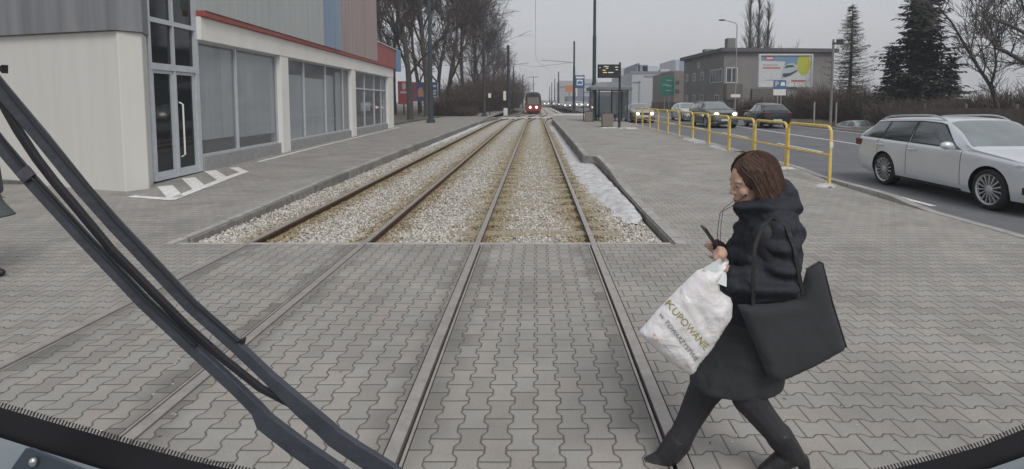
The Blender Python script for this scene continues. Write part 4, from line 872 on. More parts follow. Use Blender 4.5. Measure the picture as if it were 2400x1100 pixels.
for k, (u, D, H, sd, lb) in enumerate([(1752, 84, 19, 71, 'tall upright bare poplar rising left behind the house roof'), (1772, 86, 21, 72, 'tallest upright bare poplar behind the house roof'), (1794, 88, 18, 73, 'upright bare poplar right of the tallest one behind the house')]):
    random.seed(sd); tr, cr_ = MB(), MB(); p = Vector((XL(u, D), D, .2)); tr.tube([p, p + Vector((0, 0, H * .6)), p + Vector((.1, 0, H))], [.28, .16, .03], 6)
    for j in range(85):
        z = R(.25, .96) * H; a = R(0, 6.28); L = R(2.2, 6.0) * (1.12 - z / H); s = p + Vector((0, 0, z)); d = Vector((math.cos(a) * .34, math.sin(a) * .34, 1)).normalized()
        e = s + d * L; tr.tube([s, e], [.055, .022], 3, caps=False)
        for q in range(6): c = s.lerp(e, R(.2, 1)); dd = rdir(d, R(.25, .6)); cr_.tube([c, c + dd * R(.5, 1.3)], [.02, .012], 3, caps=False)
    t = thing('bare_poplar', lb, 'tree', p, 'upright bare poplars behind the house'); tr.build('trunk', TWIG, t); cr_.build('crown', TWIG, t)
bare_tree('bare_tree', 'small pale bare tree above the right half of the house roof', (XL(1858, 82), 82, .2), 11, .12, 81, lev=3, minr=.02, up=.3)
RG = 'brown shrubs across the road'
for i, (u, D, rx_, rz_, lb) in enumerate([(1745, 50, 1.6, 2.2, 'brown shrub behind the black hatchback'), (1790, 49, 1.6, 2.4, 'brown shrub left of the parking sign posts'), (1862, 47, 1.7, 3.2, 'brown shrub at the billboard post'), (1905, 46, 1.7, 3.4, 'brown shrub right of the billboard post'), (1950, 45, 1.8, 3.6, 'brown shrub behind the utility post'), (1985, 44, 1.9, 3.3, 'brown shrub below the larch'), (2035, 43, 2, 3.0, 'brown shrub between larch and spruce'), (2240, 37, 2, 2.3, 'brown shrub right of the large spruce'), (2290, 35, 2.2, 2.4, 'brown shrub below the leaning bare tree'), (2345, 33, 2.0, 2.7, 'tall reddish brown shrub near the right edge'), (2395, 32, 2.2, 3.2, 'tall reddish brown shrub cut by the right edge'), (2100, 36, 2.4, 2.2, 'low brown shrub under the left side of the spruce'), (2180, 35, 2.4, 2.2, 'low brown shrub under the right side of the spruce')]):
    shrub('shrub', lb, (XL(u, D), D, .15), rx_, rz_ * .82, 330, 90 + i, group=RG, r=.02)

# ------------------------------------------------------------------ vehicles
TYRE = mat('tyre_rubber', (.022, .022, .023), .8, var=.25, scale=8, bump=.2)
RIM = mat('alloy_rim', (.52, .53, .55), .35, metal=.6, var=.1)
TRIM = mat('black_trim', (.018, .018, .02), .45)
CHROME = mat('chrome', (.6, .61, .62), .22, metal=.9, var=0)
LAMPG = mat('lamp_glass', (.55, .58, .6), .1, var=.15, scale=20, metal=.3)
LAMPR = mat('tail_lamp_red', (.10, .02, .02), .25, var=.15, scale=20)
LIT = emit('lit_headlamp', (1, .95, .8), 5.0); LITF = emit('lit_headlamp_far', (1, .95, .78), 3.0)
PLATE = mat('number_plate', (.6, .6, .58), .5)
CGL = mat('car_glass', (.045, .056, .058), .05, var=.3, scale=2, spec=.9, coat=1.); WGL = mat('windscreen_glass', (.16, .19, .19), .05, var=.25, scale=2, spec=.9, coat=1.)  # windscreen base colour is lightened to stand in for reflected sky
def paint(name, col, metal=.35): return mat(name, col, .32, metal=metal, var=.05, scale=1.2, coat=.6)
def sect(S, y):
    hw, zb, zt, zs = interp(S['plan'], y), interp(S['belt'], y), interp(S['top'], y), interp(S['sill'], y)
    zt = max(zt, zb + .025); g = sm((zt - zb - .03) / .38); ew = hw - .055 - g * S['tumble']; ze = zt - (.012 + .055 * g)
    P0 = [(0, zs), (hw - .16, zs), (hw - .05, zs + .03), (hw - .012, zs + .14), (hw - .002, zs + .3 * (zb - zs)), (hw + .004, zs + .52 * (zb - zs)), (hw, zs + .75 * (zb - zs)), (hw - .012, zb - .055), (hw - .03, zb - .012), (hw - .055, zb + .006)]
    for q in (.2, .4, .6, .8, .93): P0.append((hw - .055 + (ew - hw + .055) * (q ** 1.25), zb + .006 + (ze - zb - .006) * q))
    P0 += [(ew - .035, ze + (zt - ze) * .35), (ew - .11, ze + (zt - ze) * .68), (ew * .62, ze + (zt - ze) * .92), (ew * .3, zt - .002), (0, zt)]
    return P0
def side_pt(S, y, q, off=.006):
    hw, zb, zt = interp(S['plan'], y), interp(S['belt'], y), max(interp(S['top'], y), interp(S['belt'], y) + .025); g = sm((zt - zb - .03) / .38); ew = hw - .055 - g * S['tumble']; ze = zt - (.012 + .055 * g)
    return Vector((hw - .055 + (ew - hw + .055) * (q ** 1.25) + off, y, zb + .006 + (ze - zb - .006) * q))
def cap_pt(S, y, s, off=.006):
    hw, zb, zt = interp(S['plan'], y), interp(S['belt'], y), max(interp(S['top'], y), interp(S['belt'], y) + .025); g = sm((zt - zb - .03) / .38); ew = hw - .055 - g * S['tumble']; ze = zt - (.012 + .055 * g)
    tab = [(0, zt), (.3 * ew, zt - .002), (.62 * ew, ze + (zt - ze) * .92), (ew - .11, ze + (zt - ze) * .68), (ew - .035, ze + (zt - ze) * .35), (ew, ze)]
    x = abs(s) * ew; return Vector((s * ew, y, interp(tab, x) + off))
def wheel(t, x, y, r, wd, side, spokes, big):
    M = Matrix.Translation((x, y, r)) @ Matrix.Rotation(math.radians(90) * side, 4, 'Y')       # local +Z points outwards
    n = 40 if big else 20; b = MB(); ri = r * .76
    b.lathe([(ri * .97, -.004), (ri * .97, -wd), (r * .93, -wd), (r, -wd * .85), (r, -.03), (r * .975, -.012), (r * .93, 0), (ri * 1.06, .004), (ri * 1.005, -.004), (ri * .97, -.004)], n, M, caps=False); w_ = b.build('wheel', TYRE, t, local=True, smooth=True)
    b = MB(); b.lathe([(.01, -.075), (ri * .93, -.075), (ri * .95, -.012), (ri * 1.0, -.002), (ri, -.09), (.01, -.09)], n, M, 1)
    b.lathe([(.01, .0), (.03, .0), (.055, -.008), (.075, -.02), (.075, -.07), (.01, -.07)], 16, M, 0)
    b.loft([[M @ Vector((q * math.cos(2 * math.pi * k / n), q * math.sin(2 * math.pi * k / n), h)) for k in range(n)] for q, h in ((ri * .9, -.02), (ri * .99, -.001), (ri * 1.0, -.02), (ri * .92, -.05))], True, 0, caps=False)
    for k in range(spokes):
        a = 2 * math.pi * k / spokes; da = .5 * math.pi / spokes * .8; c = lambda q, e, h: M @ Vector((q * math.cos(a + e), q * math.sin(a + e), h))
        b.add([c(.06, -da * 1.2, -.012), c(ri * .93, -da * .62, -.014), c(ri * .93, da * .62, -.014), c(.06, da * 1.2, -.012), c(.06, -da * 1.2, -.05), c(ri * .93, -da * .62, -.05), c(ri * .93, da * .62, -.05), c(.06, da * 1.2, -.05)], [(0, 1, 2, 3), (0, 4, 5, 1), (3, 2, 6, 7), (1, 5, 6, 2)], 0)
    b.build('rim', [RIM, TRIM], w_, local=True, smooth=False)
def patch(nu, nv, fn_, th=.004):
    b = MB(); n = nv + 1; vs = [fn_(i / nu, j / nv) for i in range(nu + 1) for j in range(nv + 1)]
    b.add(vs, [(i * n + j, i * n + j + 1, (i + 1) * n + j + 1, (i + 1) * n + j) for i in range(nu) for j in range(nv)]); return b
def car(label, S, loc, rz, body, cat='car', big=False, lit=None, name='car', group=None, rails=False, spokes=10, detail=True):
    t = thing(name, label, cat, loc, group, rz); L2 = S['L'] / 2
    ys = sorted(set([-L2 + .0, -L2 + .02, -L2 + .06, -L2 + .14] + [-L2 + .25 + (2 * L2 - .5) * k / 44 for k in range(45)] + [L2 - .14, L2 - .06, L2 - .02, L2]))
    b = MB(); rings = []
    for y in ys:
        h = sect(S, y); rings.append([Vector((x, y, z)) for x, z in h] + [Vector((-x, y, z)) for x, z in h[-2:0:-1]])
    b.loft(rings, True); o = b.build('body', [body, TRIM], t, local=True)
    ax = (-L2 + S['fo'], -L2 + S['fo'] + S['wb'])
    for y in ax:
        c = MB(); c.tube([(-1.2, y, S['r']), (1.2, y, S['r'])], S['r'] + .052, 40, mi=0); cu = c.build('arch_cutter', TRIM, None, local=True); cu.parent = None
        cu.data.materials.clear(); cu.data.materials.append(body); cu.data.materials.append(TRIM); cu.data.polygons.foreach_set('material_index', [1] * len(cu.data.polygons))
        md = o.modifiers.new('arch', 'BOOLEAN'); md.object = cu; md.operation = 'DIFFERENCE'; md.solver = 'EXACT'
        # temporarily drop the placement so both meshes meet in the same space
        tl, tr_ = t.location.copy(), t.rotation_euler.copy(); t.location = (0, 0, 0); t.rotation_euler = (0, 0, 0); bpy.context.view_layer.update(); bake(o); t.location = tl; t.rotation_euler = tr_
        bpy.data.objects.remove(cu)
    o.data.polygons.foreach_set('use_smooth', [True] * len(o.data.polygons)); o.data.set_sharp_from_angle(angle=math.radians(38))
    hwm = max(p[1] for p in S['plan'])
    for y in ax:
        for sd in (-1, 1): wheel(t, sd * (hwm - .02), y, S['r'], .2, sd, spokes, big)
    # glass
    for (b0, b1, t0, t1) in S['side']:
        for sd in (-1, 1):
            def fnc(i, j, sd=sd):
                q = .07 + .84 * j; y = (b0 + (t0 - b0) * j) * (1 - i) + (b1 + (t1 - b1) * j) * i; p = side_pt(S, y, q); return Vector((sd * p.x, p.y, p.z))
            if detail:
                def fsur(i, j, sd=sd):
                    q = .02 + .94 * j; e = .045; y = (b0 - e * (.4 + .6 * j) + (t0 - b0) * j) * (1 - i) + (b1 + e + (t1 - b1) * j) * i; p = side_pt(S, y, q, .0035); return Vector((sd * p.x, p.y, p.z))
                patch(10, 6, fsur).build('window_surround', TRIM, t, local=True, smooth=True)
            patch(10, 6, fnc).build('side_window', CGL, t, local=True, smooth=True)
    for nm, (y0, y1) in (('windscreen', S['ws']), ('rear_window', S['rw'])):
        patch(10, 14, lambda i, j: cap_pt(S, y0 + (y1 - y0) * i, -.955 + 1.91 * j, .007)).build(nm, WGL if nm == 'windscreen' else CGL, t, local=True, smooth=True)
    # front and rear fittings
    yf = -L2; zbf = interp(S['belt'], -L2 + .1); hwf = interp(S['plan'], -L2 + .06)
    for sd in (-1, 1):
        z = S['lampz']; x0, x1 = hwf * .52, hwf - .005
        b = MB(); b.add([Vector((sd * x, y, zz)) for x, y, zz in ((x0, yf - .004, z - .06), (x1 - .04, yf + .03, z - .07), (interp(S['plan'], yf + .46) + .004, yf + .46, z + .07), (interp(S['plan'], yf + .42) + .003, yf + .42, z + .11), (x1 - .02, yf + .05, z + .1), (x0, yf - .003, z + .05))], [(0, 1, 4, 5), (1, 2, 3, 4)])
        b.prism([Vector((sd * x, yf - .012, zz)) for x, zz in ((x0, z - .05), (x1 - .06, z - .06), (x1 - .04, z + .08), (x0, z + .045))], (0, .03, 0))
        hl = b.build('headlight', LAMPG, t, local=True, smooth=True, angle=60)
        if lit: c = MB(); c.ball((sd * (hwf * .72), yf - .03, z), (.12, .05, .085), 8); c.build('lit_lamp', lit, hl, local=True, smooth=True)
        zt_ = S['tailz']; hwr = interp(S['plan'], L2 - .03)
        b = MB(); b.box((sd * (hwr - .13), L2 - .0, zt_), (.30, .05, .16)); b.box((sd * (interp(S['plan'], L2 - .16) - .004), L2 - .14, zt_), (.03, .26, .15)); b.build('tail_light', LAMPR, t, local=True, bevel=.012)
        mz = interp(S['belt'], S['mirror']); mxx = interp(S['plan'], S['mirror'])
        b = MB(); b.ball((sd * (mxx + .09), S['mirror'], mz + .07), (.12, .075, .075), 8); b.tube([(sd * (mxx - .06), S['mirror'] + .02, mz + .02), (sd * (mxx + .04), S['mirror'], mz + .04)], .03, 6); b.build('mirror', body, t, local=True, smooth=True)
        for yh in S['handles']: b = MB(); zz = interp(S['belt'], yh) - .11; xx = interp(S['plan'], yh); b.tube([(sd * (xx - .005), yh - .11, zz), (sd * (xx + .028), yh - .09, zz), (sd * (xx + .028), yh + .09, zz), (sd * (xx - .005), yh + .11, zz)], [.016, .018, .018, .016], 6); b.build('door_handle', CHROME if big else body, t, local=True, smooth=True)
    b = MB(); b.box((0, yf - .002, S['lampz'] - .01), (hwf * .95, .03, .14)); b.box((0, yf + .0, .34), (hwf * 1.3, .04, .14)); 
    b.build('grille', TRIM, t, local=True, bevel=.01)
    for sd in (-1, 1):
        b = MB(); pp = lambda y: interp(S['plan'], y) + .004
        for z0_, z1_ in ((.36, .47),): b.add([Vector((sd * x, y, z)) for x, y in ((hwf * .62, yf - .012), (pp(yf + .02), yf + .012), (pp(yf + .16), yf + .15), (pp(yf + .34), yf + .34)) for z in (z0_, z1_)], [(0, 2, 3, 1), (2, 4, 5, 3), (4, 6, 7, 5)])
        b.build('bumper_intake', TRIM, t, local=True)
        b = MB(); b.add([Vector((sd * x, y, z)) for x, y in ((hwf * .62, yf - .016), (pp(yf + .02) + .003, yf + .008), (pp(yf + .16) + .003, yf + .147), (pp(yf + .36) + .003, yf + .36)) for z in (.325, .35)], [(0, 2, 3, 1), (2, 4, 5, 3), (4, 6, 7, 5)])
        b.build('bumper_strip', CHROME, t, local=True)
    b = MB(); b.box((0, yf - .03, .5), (.5, .02, .11)); b.build('number_plate', PLATE, t, local=True)
    b = MB(); b.box((0, L2 + .01, S['tailz'] - .02 if S['L'] > 4.5 else .5), (.5, .02, .11)); b.build('number_plate', PLATE, t, local=True)
    b = MB(); b.box((0, L2 - .03, .3), (hwf * 1.7, .1, .14)); b.build('rear_bumper', TRIM, t, local=True, bevel=.02)
    # door shuts: thin dark grooves that follow the flank
    if detail:
        for sd in (-1, 1):
            b = MB()
            for yd in S['doors']:
                h = sect(S, yd)[3:10]; b.loft([[Vector((sd * (x + .0022), yd - .005, z)), Vector((sd * (x + .0022), yd + .005, z)), Vector((sd * (x - .01), yd + .005, z)), Vector((sd * (x - .01), yd - .005, z))] for x, z in h], True)
            y0, y1 = S['doors'][0], S['doors'][-1]
            b.loft([[Vector((sd * (sect(S, y)[2][0] + .006 + dx), y, sect(S, y)[2][1] + dz)) for dx, dz in ((0, 0), (.012, .06), (0, .065), (-.03, .03))] for y in [y0 + (y1 - y0) * k / 6 for k in range(7)]], True)
            b.build('door_seam', TRIM, t, local=True)
    if rails:
        for sd in (-1, 1):
            ya, yb_ = S['ws'][1] + .12, S['rw'][0] - .12; pts = []
            for k in range(13):
                y = ya + (yb_ - ya) * k / 12; p = side_pt(S, y, 1.0); e = min(k, 12 - k); pts.append((sd * (p.x - .055), y, p.z + .02 + (.0, .05, .075)[min(2, e)]))
            b = MB(); b.tube(pts, .017, 8); b.build('roof_rail', CHROME, t, local=True, smooth=True)
    return t
def spec(L, W, H, kind):
    h = W / 2; l = L / 2; S = dict(L=L, tumble=.2, r=.345, lampz=.70, tailz=.88)
    S['plan'] = [(-l, h * .70), (-l + .03, h * .78), (-l + .14, h * .88), (-l + .45, h * .965), (-l + 1.1, h), (l - 1.1, h), (l - .4, h * .95), (l - .1, h * .9), (l - .02, h * .84), (l, h * .8)]
    S['sill'] = [(-l, .28), (-l + .2, .2), (-l + .6, .19), (l - .6, .2), (l - .15, .27), (l, .36)]
    if kind == 'estate':
        S['belt'] = [(-l, .66), (-l + .1, .76), (-l + .4, .84), (-l + 1.2, .93), (-l + 1.9, .955), (l - .5, 1.0), (l - .1, 1.0), (l, .96)]
        S['top'] = [(-l, .70), (-l + .06, .77), (-l + .25, .84), (-l + .7, .92), (-l + 1.28, 1.0), (-l + 1.36, 1.02), (-l + 2.08, H - .07), (-l + 2.3, H - .02), (-l + 2.8, H), (l - 1.2, H - .03), (l - .55, H - .075), (l - .42, H - .12), (l - .12, 1.08), (l - .04, 1.0), (l, .97)]
        S['ws'] = (-l + 1.38, -l + 2.12); S['rw'] = (l - .42, l - .14); S['fo'] = .93; S['wb'] = 2.71; S['mirror'] = -l + 1.72; S['handles'] = (-l + 2.75, -l + 3.72); S['doors'] = (-l + 1.52, -l + 2.92, -l + 3.86)
        S['side'] = [(-l + 1.56, -l + 2.84, -l + 2.20, -l + 2.84), (-l + 2.93, -l + 3.72, -l + 2.93, -l + 3.68), (-l + 3.80, -l + 4.55, -l + 3.76, -l + 4.26)]
    elif kind == 'suv':
        S['r'] = .37; S['lampz'] = .86; S['tailz'] = 1.05
        S['belt'] = [(-l, .8), (-l + .1, .9), (-l + .5, .99), (-l + 1.2, 1.05), (l - .4, 1.12), (l, 1.06)]
        S['top'] = [(-l, .84), (-l + .08, .93), (-l + .6, 1.04), (-l + 1.3, 1.12), (-l + 2.0, H - .07), (-l + 2.3, H - .01), (-l + 2.9, H), (l - .8, H - .05), (l - .45, H - .13), (l - .1, 1.16), (l, 1.08)]
        S['ws'] = (-l + 1.36, -l + 2.04); S['rw'] = (l - .46, l - .13); S['fo'] = .9; S['wb'] = 2.8; S['mirror'] = -l + 1.6; S['handles'] = (-l + 2.7, -l + 3.6); S['doors'] = (-l + 1.5, -l + 2.85, -l + 3.75)
        S['side'] = [(-l + 1.66, -l + 2.75, -l + 2.16, -l + 2.75), (-l + 2.84, -l + 3.6, -l + 2.84, -l + 3.56), (-l + 3.68, -l + 4.3, -l + 3.64, -l + 4.1)]
    elif kind == 'hatch':
        S['belt'] = [(-l, .66), (-l + .1, .76), (-l + .4, .84), (-l + 1.1, .92), (l - .3, 1.0), (l, .93)]
        S['top'] = [(-l, .70), (-l + .06, .78), (-l + .5, .90), (-l + 1.12, .99), (-l + 1.85, H - .06), (-l + 2.2, H), (l - 1.1, H - .05), (l - .62, H - .12), (l - .16, 1.07), (l - .05, .99), (l, .95)]
        S['ws'] = (-l + 1.16, -l + 1.88); S['rw'] = (l - .60, l - .18); S['fo'] = .86; S['wb'] = 2.6; S['mirror'] = -l + 1.45; S['handles'] = (-l + 2.45, -l + 3.3); S['doors'] = (-l + 1.3, -l + 2.6, -l + 3.4); S['tailz'] = .9
        S['side'] = [(-l + 1.45, -l + 2.5, -l + 2.0, -l + 2.5), (-l + 2.6, -l + 3.6, -l + 2.6, -l + 3.25)]
    else:
        S['belt'] = [(-l, .66), (-l + .1, .76), (-l + .4, .83), (-l + 1.2, .92), (l - .5, .98), (l, .92)]
        S['top'] = [(-l, .70), (-l + .06, .77), (-l + .7, .92), (-l + 1.25, 1.0), (-l + 2.0, H - .05), (-l + 2.4, H), (l - 1.7, H - .03), (l - 1.35, H - .10), (l - .72, 1.06), (l - .2, 1.02), (l, .96)]
        S['ws'] = (-l + 1.3, -l + 2.02); S['rw'] = (l - 1.36, l - .74); S['fo'] = .88; S['wb'] = 2.7; S['mirror'] = -l + 1.6; S['handles'] = (-l + 2.65, -l + 3.5); S['doors'] = (-l + 1.45, -l + 2.8, -l + 3.65)
        S['side'] = [(-l + 1.6, -l + 2.7, -l + 2.15, -l + 2.7), (-l + 2.8, -l + 3.75, -l + 2.8, -l + 3.3)]
    return S
SILV = paint('silver_paint', (.66, .69, .72), .35)
est = spec(4.77, 1.82, 1.52, 'estate')
car('silver estate car with roof rails and many spoked wheels in the nearest lane', est, (8.50, 10.35, road(10)), 0, SILV, big=True, rails=True, spokes=15)
car('dark green off-road car with lit headlights driving towards the tram', spec(4.7, 1.88, 1.62, 'suv'), (XL(1692, 33) - .05, 34.6, road(33)), 0, paint('green_grey_paint', (.10, .115, .10)), lit=LIT, rails=True)
car('black hatchback driving away in the far lane beyond the railing', spec(4.15, 1.80, 1.54, 'hatch'), (XL(1806, 33.5) - .1, 34.0, road(33)), math.pi - .08, paint('black_paint', (.022, .024, .03), .2))
car('pale oncoming saloon with lit headlights right beside the shelter', spec(4.5, 1.80, 1.46, 'saloon'), (XL(1508, 40), 41.8, road(40)), 0, paint('beige_paint', (.36, .33, .25), .3), lit=LIT)
car('white car parked behind the green off-road car', spec(4.4, 1.8, 1.5, 'estate'), (XL(1622, 43), 44.5, road(43)), 0, paint('white_paint', (.55, .55, .54), .1), detail=False)
car('small silver car parked low beyond the verge, only its upper half showing', spec(4.0, 1.7, 1.46, 'hatch'), (XL(2012, 40), 39.6, -1.05), .1, paint('pale_silver_paint', (.5, .5, .52), .4), detail=False)
far = [(1330, 112, 'saloon', (.30, .28, .22), 'distant yellowish car with bright headlights below the orange billboard'), (1341, 120, 'hatch', (.3, .3, .3), 'distant grey car right of the yellowish one'), (1357, 118, 'suv', (.62, .62, .62), 'distant white car between the two right hand poles'), (1372, 125, 'saloon', (.45, .46, .48), 'distant pale car just left of the shelter'), (1314, 150, 'hatch', (.5, .5, .5), 'distant white car behind the largest far pole'), (1302, 170, 'saloon', (.3, .31, .33), 'distant grey car among the four far poles'), (1281, 150, 'suv', (.45, .45, .45), 'distant car with bright headlights next to the tram')]
for (u, D, k, c, lb) in far:
    car(lb, spec(4.4, 1.8, 1.62 if k == 'suv' else 1.46, k), (XL(u, D), D + 2, .22), 0, paint('far_paint', c, .2), lit=LITF, detail=False, group='distant cars in the oncoming queue')

# tram in the distance
TRED = mat('tram_red', (.30, .035, .035), .45, var=.1, coat=.3); TDK = mat('tram_dark', (.06, .055, .055), .5, var=.15); TGR = mat('tram_grey', (.17, .17, .165), .6)
Yt, Xt = 78, XL(1250, 78); t = thing('tram', 'distant red tram with two lit headlights coming along the left track', 'tram', (Xt, Yt, 0))
b = MB(); hw = 1.18
def tsec(y, k, zt): return [Vector((Xt + x * k, y, z)) for x, z in ((-hw * .92, .32), (hw * .92, .32), (hw, .6), (hw, 1.25), (hw * .97, 2.3), (hw * .9, 2.75), (hw * .7, zt - .12), (hw * .35, zt), (-hw * .35, zt), (-hw * .7, zt - .12), (-hw * .9, 2.75), (-hw * .97, 2.3), (-hw, 1.25), (-hw, .6))]
b.loft([tsec(Yt - .1, .86, 3.0), tsec(Yt, .95, 3.1), tsec(Yt + .5, 1, 3.15), tsec(Yt + 14, 1, 3.15)], True); b.build('body', TDK, t, smooth=True, angle=30)
b = MB(); b.prism([Vector((Xt + x, Yt - .105, z)) for x, z in ((-1.0, .34), (1.0, .34), (1.1, .7), (1.08, 1.22), (-1.08, 1.22), (-1.1, .7))], (0, -.1, 0)); b.build('nose', TRED, t, bevel=.03)
b = MB(); b.prism([Vector((Xt + x, Yt - .11, z)) for x, z in ((-.85, 1.3), (.85, 1.3), (.82, 2.35), (-.82, 2.35))], (0, -.03, 0)); b.build('windscreen', TGR, t)
b = MB(); b.prism([Vector((Xt + x, Yt - .11, z)) for x, z in ((-.6, 2.5), (.6, 2.5), (.55, 2.75), (-.55, 2.75))], (0, -.03, 0)); b.build('destination_display', BLACK, t)
for sd in (-1, 1): b = MB(); b.ball((Xt + sd * .46, Yt - .22, .92), (.15, .05, .15), 8); b.build('headlight', emit('tram_headlamp', (1, .9, .82), 4.0), t, smooth=True)
b = MB(); b.bb(Xt - .95, Xt + .95, Yt - .3, Yt + .2, .1, .319); b.build('bumper', BLACK, t)
b = MB(); b.tube([(Xt, Yt + 4, 3.2), (Xt, Yt + 3, 4.2), (Xt, Yt + 4.4, 5.5)], .05, 6); b.tube([(Xt - .8, Yt + 4.4, 5.5), (Xt + .8, Yt + 4.4, 5.5)], .04, 6); b.build('pantograph', POLED, t)
# ------------------------------------------------------------------ people
SKIN = mat('skin', (.50, .32, .24), .5, var=.06, scale=12); TIGHT = mat('black_tights', (.026, .027, .032), .75, var=.2, scale=30)
COATM, _t, _b = newmat('puffer_coat'); _b.inputs['Base Color'].default_value = (.024, .027, .035, 1); _b.inputs['Roughness'].default_value = .72; _b.inputs['Specular IOR Level'].default_value = .3
_c = _t.nodes.new('ShaderNodeTexCoord'); _w = _t.nodes.new('ShaderNodeTexWave'); _w.bands_direction = 'Z'; _w.inputs['Scale'].default_value = 3.6; _w.inputs['Distortion'].default_value = 2.2; _w.inputs['Detail'].default_value = 2; _w.inputs['Detail Scale'].default_value = 2.5
_n = _t.nodes.new('ShaderNodeTexNoise'); _n.inputs['Scale'].default_value = 22; _n.inputs['Detail'].default_value = 5
_t.links.new(_c.outputs['Object'], _w.inputs['Vector']); _t.links.new(_c.outputs['Object'], _n.inputs['Vector'])
_h = M_(_t, 'ADD', _w.outputs['Fac'], M_(_t, 'MULTIPLY', _n.outputs['Fac'], .7)); _p = _t.nodes.new('ShaderNodeBump'); _p.inputs['Strength'].default_value = .55; _p.inputs['Distance'].default_value = .03
_t.links.new(_h, _p.inputs['Height']); _t.links.new(_p.outputs[0], _b.inputs['Normal'])
SKIRT = mat('dark_wool', (.036, .039, .044), .9, var=.15, scale=9, bump=.25, bscale=180)
HAIR = mat('auburn_hair', (.075, .040, .029), .72, var=.45, scale=30)
BOOT = mat('black_leather', (.018, .018, .021), .45, var=.25, scale=14, bump=.2, bscale=40)
def blob(b, name, mats, parent, voxel, smooth_it=3, pick=None, disp=None):
    o = b.build(name, mats, parent); r = o.modifiers.new('remesh', 'REMESH'); r.mode = 'VOXEL'; r.voxel_size = voxel; r.use_smooth_shade = True
    s = o.modifiers.new('smooth', 'SMOOTH'); s.factor = .5; s.iterations = smooth_it
    bake(o); off = wloc(parent)
    if disp:
        for v in o.data.vertices: v.co += v.normal * disp(v.co + off)
    if pick:
        o.data.polygons.foreach_set('material_index', [pick(p.center + off) for p in o.data.polygons])
    o.data.update(); return o
def cap(b, *pr):
    "chain of tapered limbs with round joints: (point, radius), ..."
    for (p, r), (q, s) in zip(pr, pr[1:]): b.tube([p, q], [r, s], 12)
    for p, r in pr: b.ball(p, r, 8)
def hand(b, wrist, d, n, thumb, curl, L=1.0):
    "palm, four fingers of different lengths bent at the knuckles, thumb from the side of the palm"
    d = d.normalized(); w_ = d.cross(n).normalized(); n = w_.cross(d).normalized(); pe = wrist + d * .085 * L
    for k in (-.027, -.009, .009, .027): cap(b, (wrist + w_ * k * .6, .016), (pe + w_ * k, .0135))
    tips = []
    for i, (k, l) in enumerate(((-.028, .066), (-.0095, .078), (.009, .074), (.027, .058))):
        p = pe + w_ * k; dd = d.copy(); a = curl[i]
        for j, fr in enumerate((.45, .31, .24)):
            dd = (Matrix.Rotation(-a * (1, 1.15, .8)[j], 3, w_) @ dd).normalized(); q = p + dd * l * fr * L; cap(b, (p, .0098 - .0008 * j), (q, .0092 - .0009 * j)); p = q
        tips.append(p)
    tb = wrist + d * .028 + w_ * (-.034 * thumb); t1 = tb + (d * .55 - w_ * thumb * .45 + n * .55).normalized() * .036; t2 = t1 + (d * .75 + n * .5 + w_ * thumb * .15).normalized() * .03
    cap(b, (wrist + d * .015 - w_ * thumb * .01, .016), (tb, .013), (t1, .0105), (t2, .0085)); return tips

def face(b, c, f, s=1.0):
    "head of a person at c looking along f"
    f = f.normalized(); r = f.cross(Vector((0, 0, 1))).normalized(); u = r.cross(f).normalized(); M = Matrix((f, -r, u)).transposed()
    g = lambda x, y, z: c + (f * x - r * y + u * z) * s
    b.ball(g(-.012, 0, .025), Vector((.095, .076, .095)) * s, 12, M=M); b.ball(g(.02, 0, -.045), Vector((.068, .058, .072)) * s, 10, M=M); b.ball(g(.052, 0, -.088), Vector((.028, .032, .022)) * s, 8, M=M)
    cap(b, (g(.080, 0, .02), .009 * s), (g(.098, 0, -.016), .0105 * s)); 
    for k in (-1, 1):
        b.ball(g(.09, k * .010, -.020), .0085 * s, 6); b.ball(g(.055, k * .038, -.02), Vector((.026, .024, .026)) * s, 8, M=M); b.ball(g(-.005, k * .073, -.012), Vector((.02, .009, .032)) * s, 8, M=M); b.ball(g(.068, k * .03, .034), Vector((.014, .026, .009)) * s, 6, M=M)
    b.ball(g(.086, 0, -.052), Vector((.011, .025, .006)) * s, 8, M=M); b.ball(g(.084, 0, -.063), Vector((.012, .022, .007)) * s, 8, M=M)
    return g, M
def eyes(parent, g, s=1.0):
    EW = mat('eye_white', (.36, .33, .31), .3, var=0); EI = mat('eye_iris', (.06, .04, .03), .2, var=0); LIP = mat('lips', (.40, .17, .15), .45, var=.05)
    for k in (-1, 1):
        b = MB(); b.ball(g(.070, k * .031, .016), .0108 * s, 8); b.ball(g(.0765, k * .0315, .0150), .0060 * s, 8, mi=1); b.build('eye', [EW, EI], parent, smooth=True)
    b = MB(); b.ball(g(.089, 0, -.0525), Vector((.0105, .023, .0055)) * s, 8); b.ball(g(.0875, 0, -.0625), Vector((.0105, .02, .006)) * s, 8); b.build('mouth', LIP, parent, smooth=True)

Yw = 2.52; q_ = lambda u, v, dy=0.: P(u, v, Yw + dy)
woman = thing('person', 'woman in a black puffer coat striding across the rails with bags and a phone', 'person', (1.05, Yw, 0))
b = MB(); hipc = q_(1745, 835)
cap(b, (q_(1722, 835, .07), .10), (q_(1650, 918, .09), .08), (q_(1612, 992, .09), .060), (q_(1596, 1025, .09), .060), (q_(1556, 1080, .09), .044)); cap(b, (q_(1556, 1080, .09), .045), (q_(1478, 1103, .09), .03))
cap(b, (q_(1742, 845, -.06), .10), (q_(1752, 930, -.08), .078), (q_(1795, 985, -.08), .064), (q_(1820, 1015, -.08), .060), (q_(1853, 1062, -.08), .045)); cap(b, (q_(1855, 1066, -.08), .043), (q_(1800, 1098, -.08), .03))
cap(b, (hipc, .13), (q_(1770, 700), .12), (q_(1795, 570), .125), (q_(1788, 505), .065), (q_(1778, 462), .058))
cap(b, (q_(1795, 550, -.15), .06), (q_(1828, 668, -.19), .045), (q_(1722, 652, -.15), .032), (q_(1703, 634, -.145), .027))
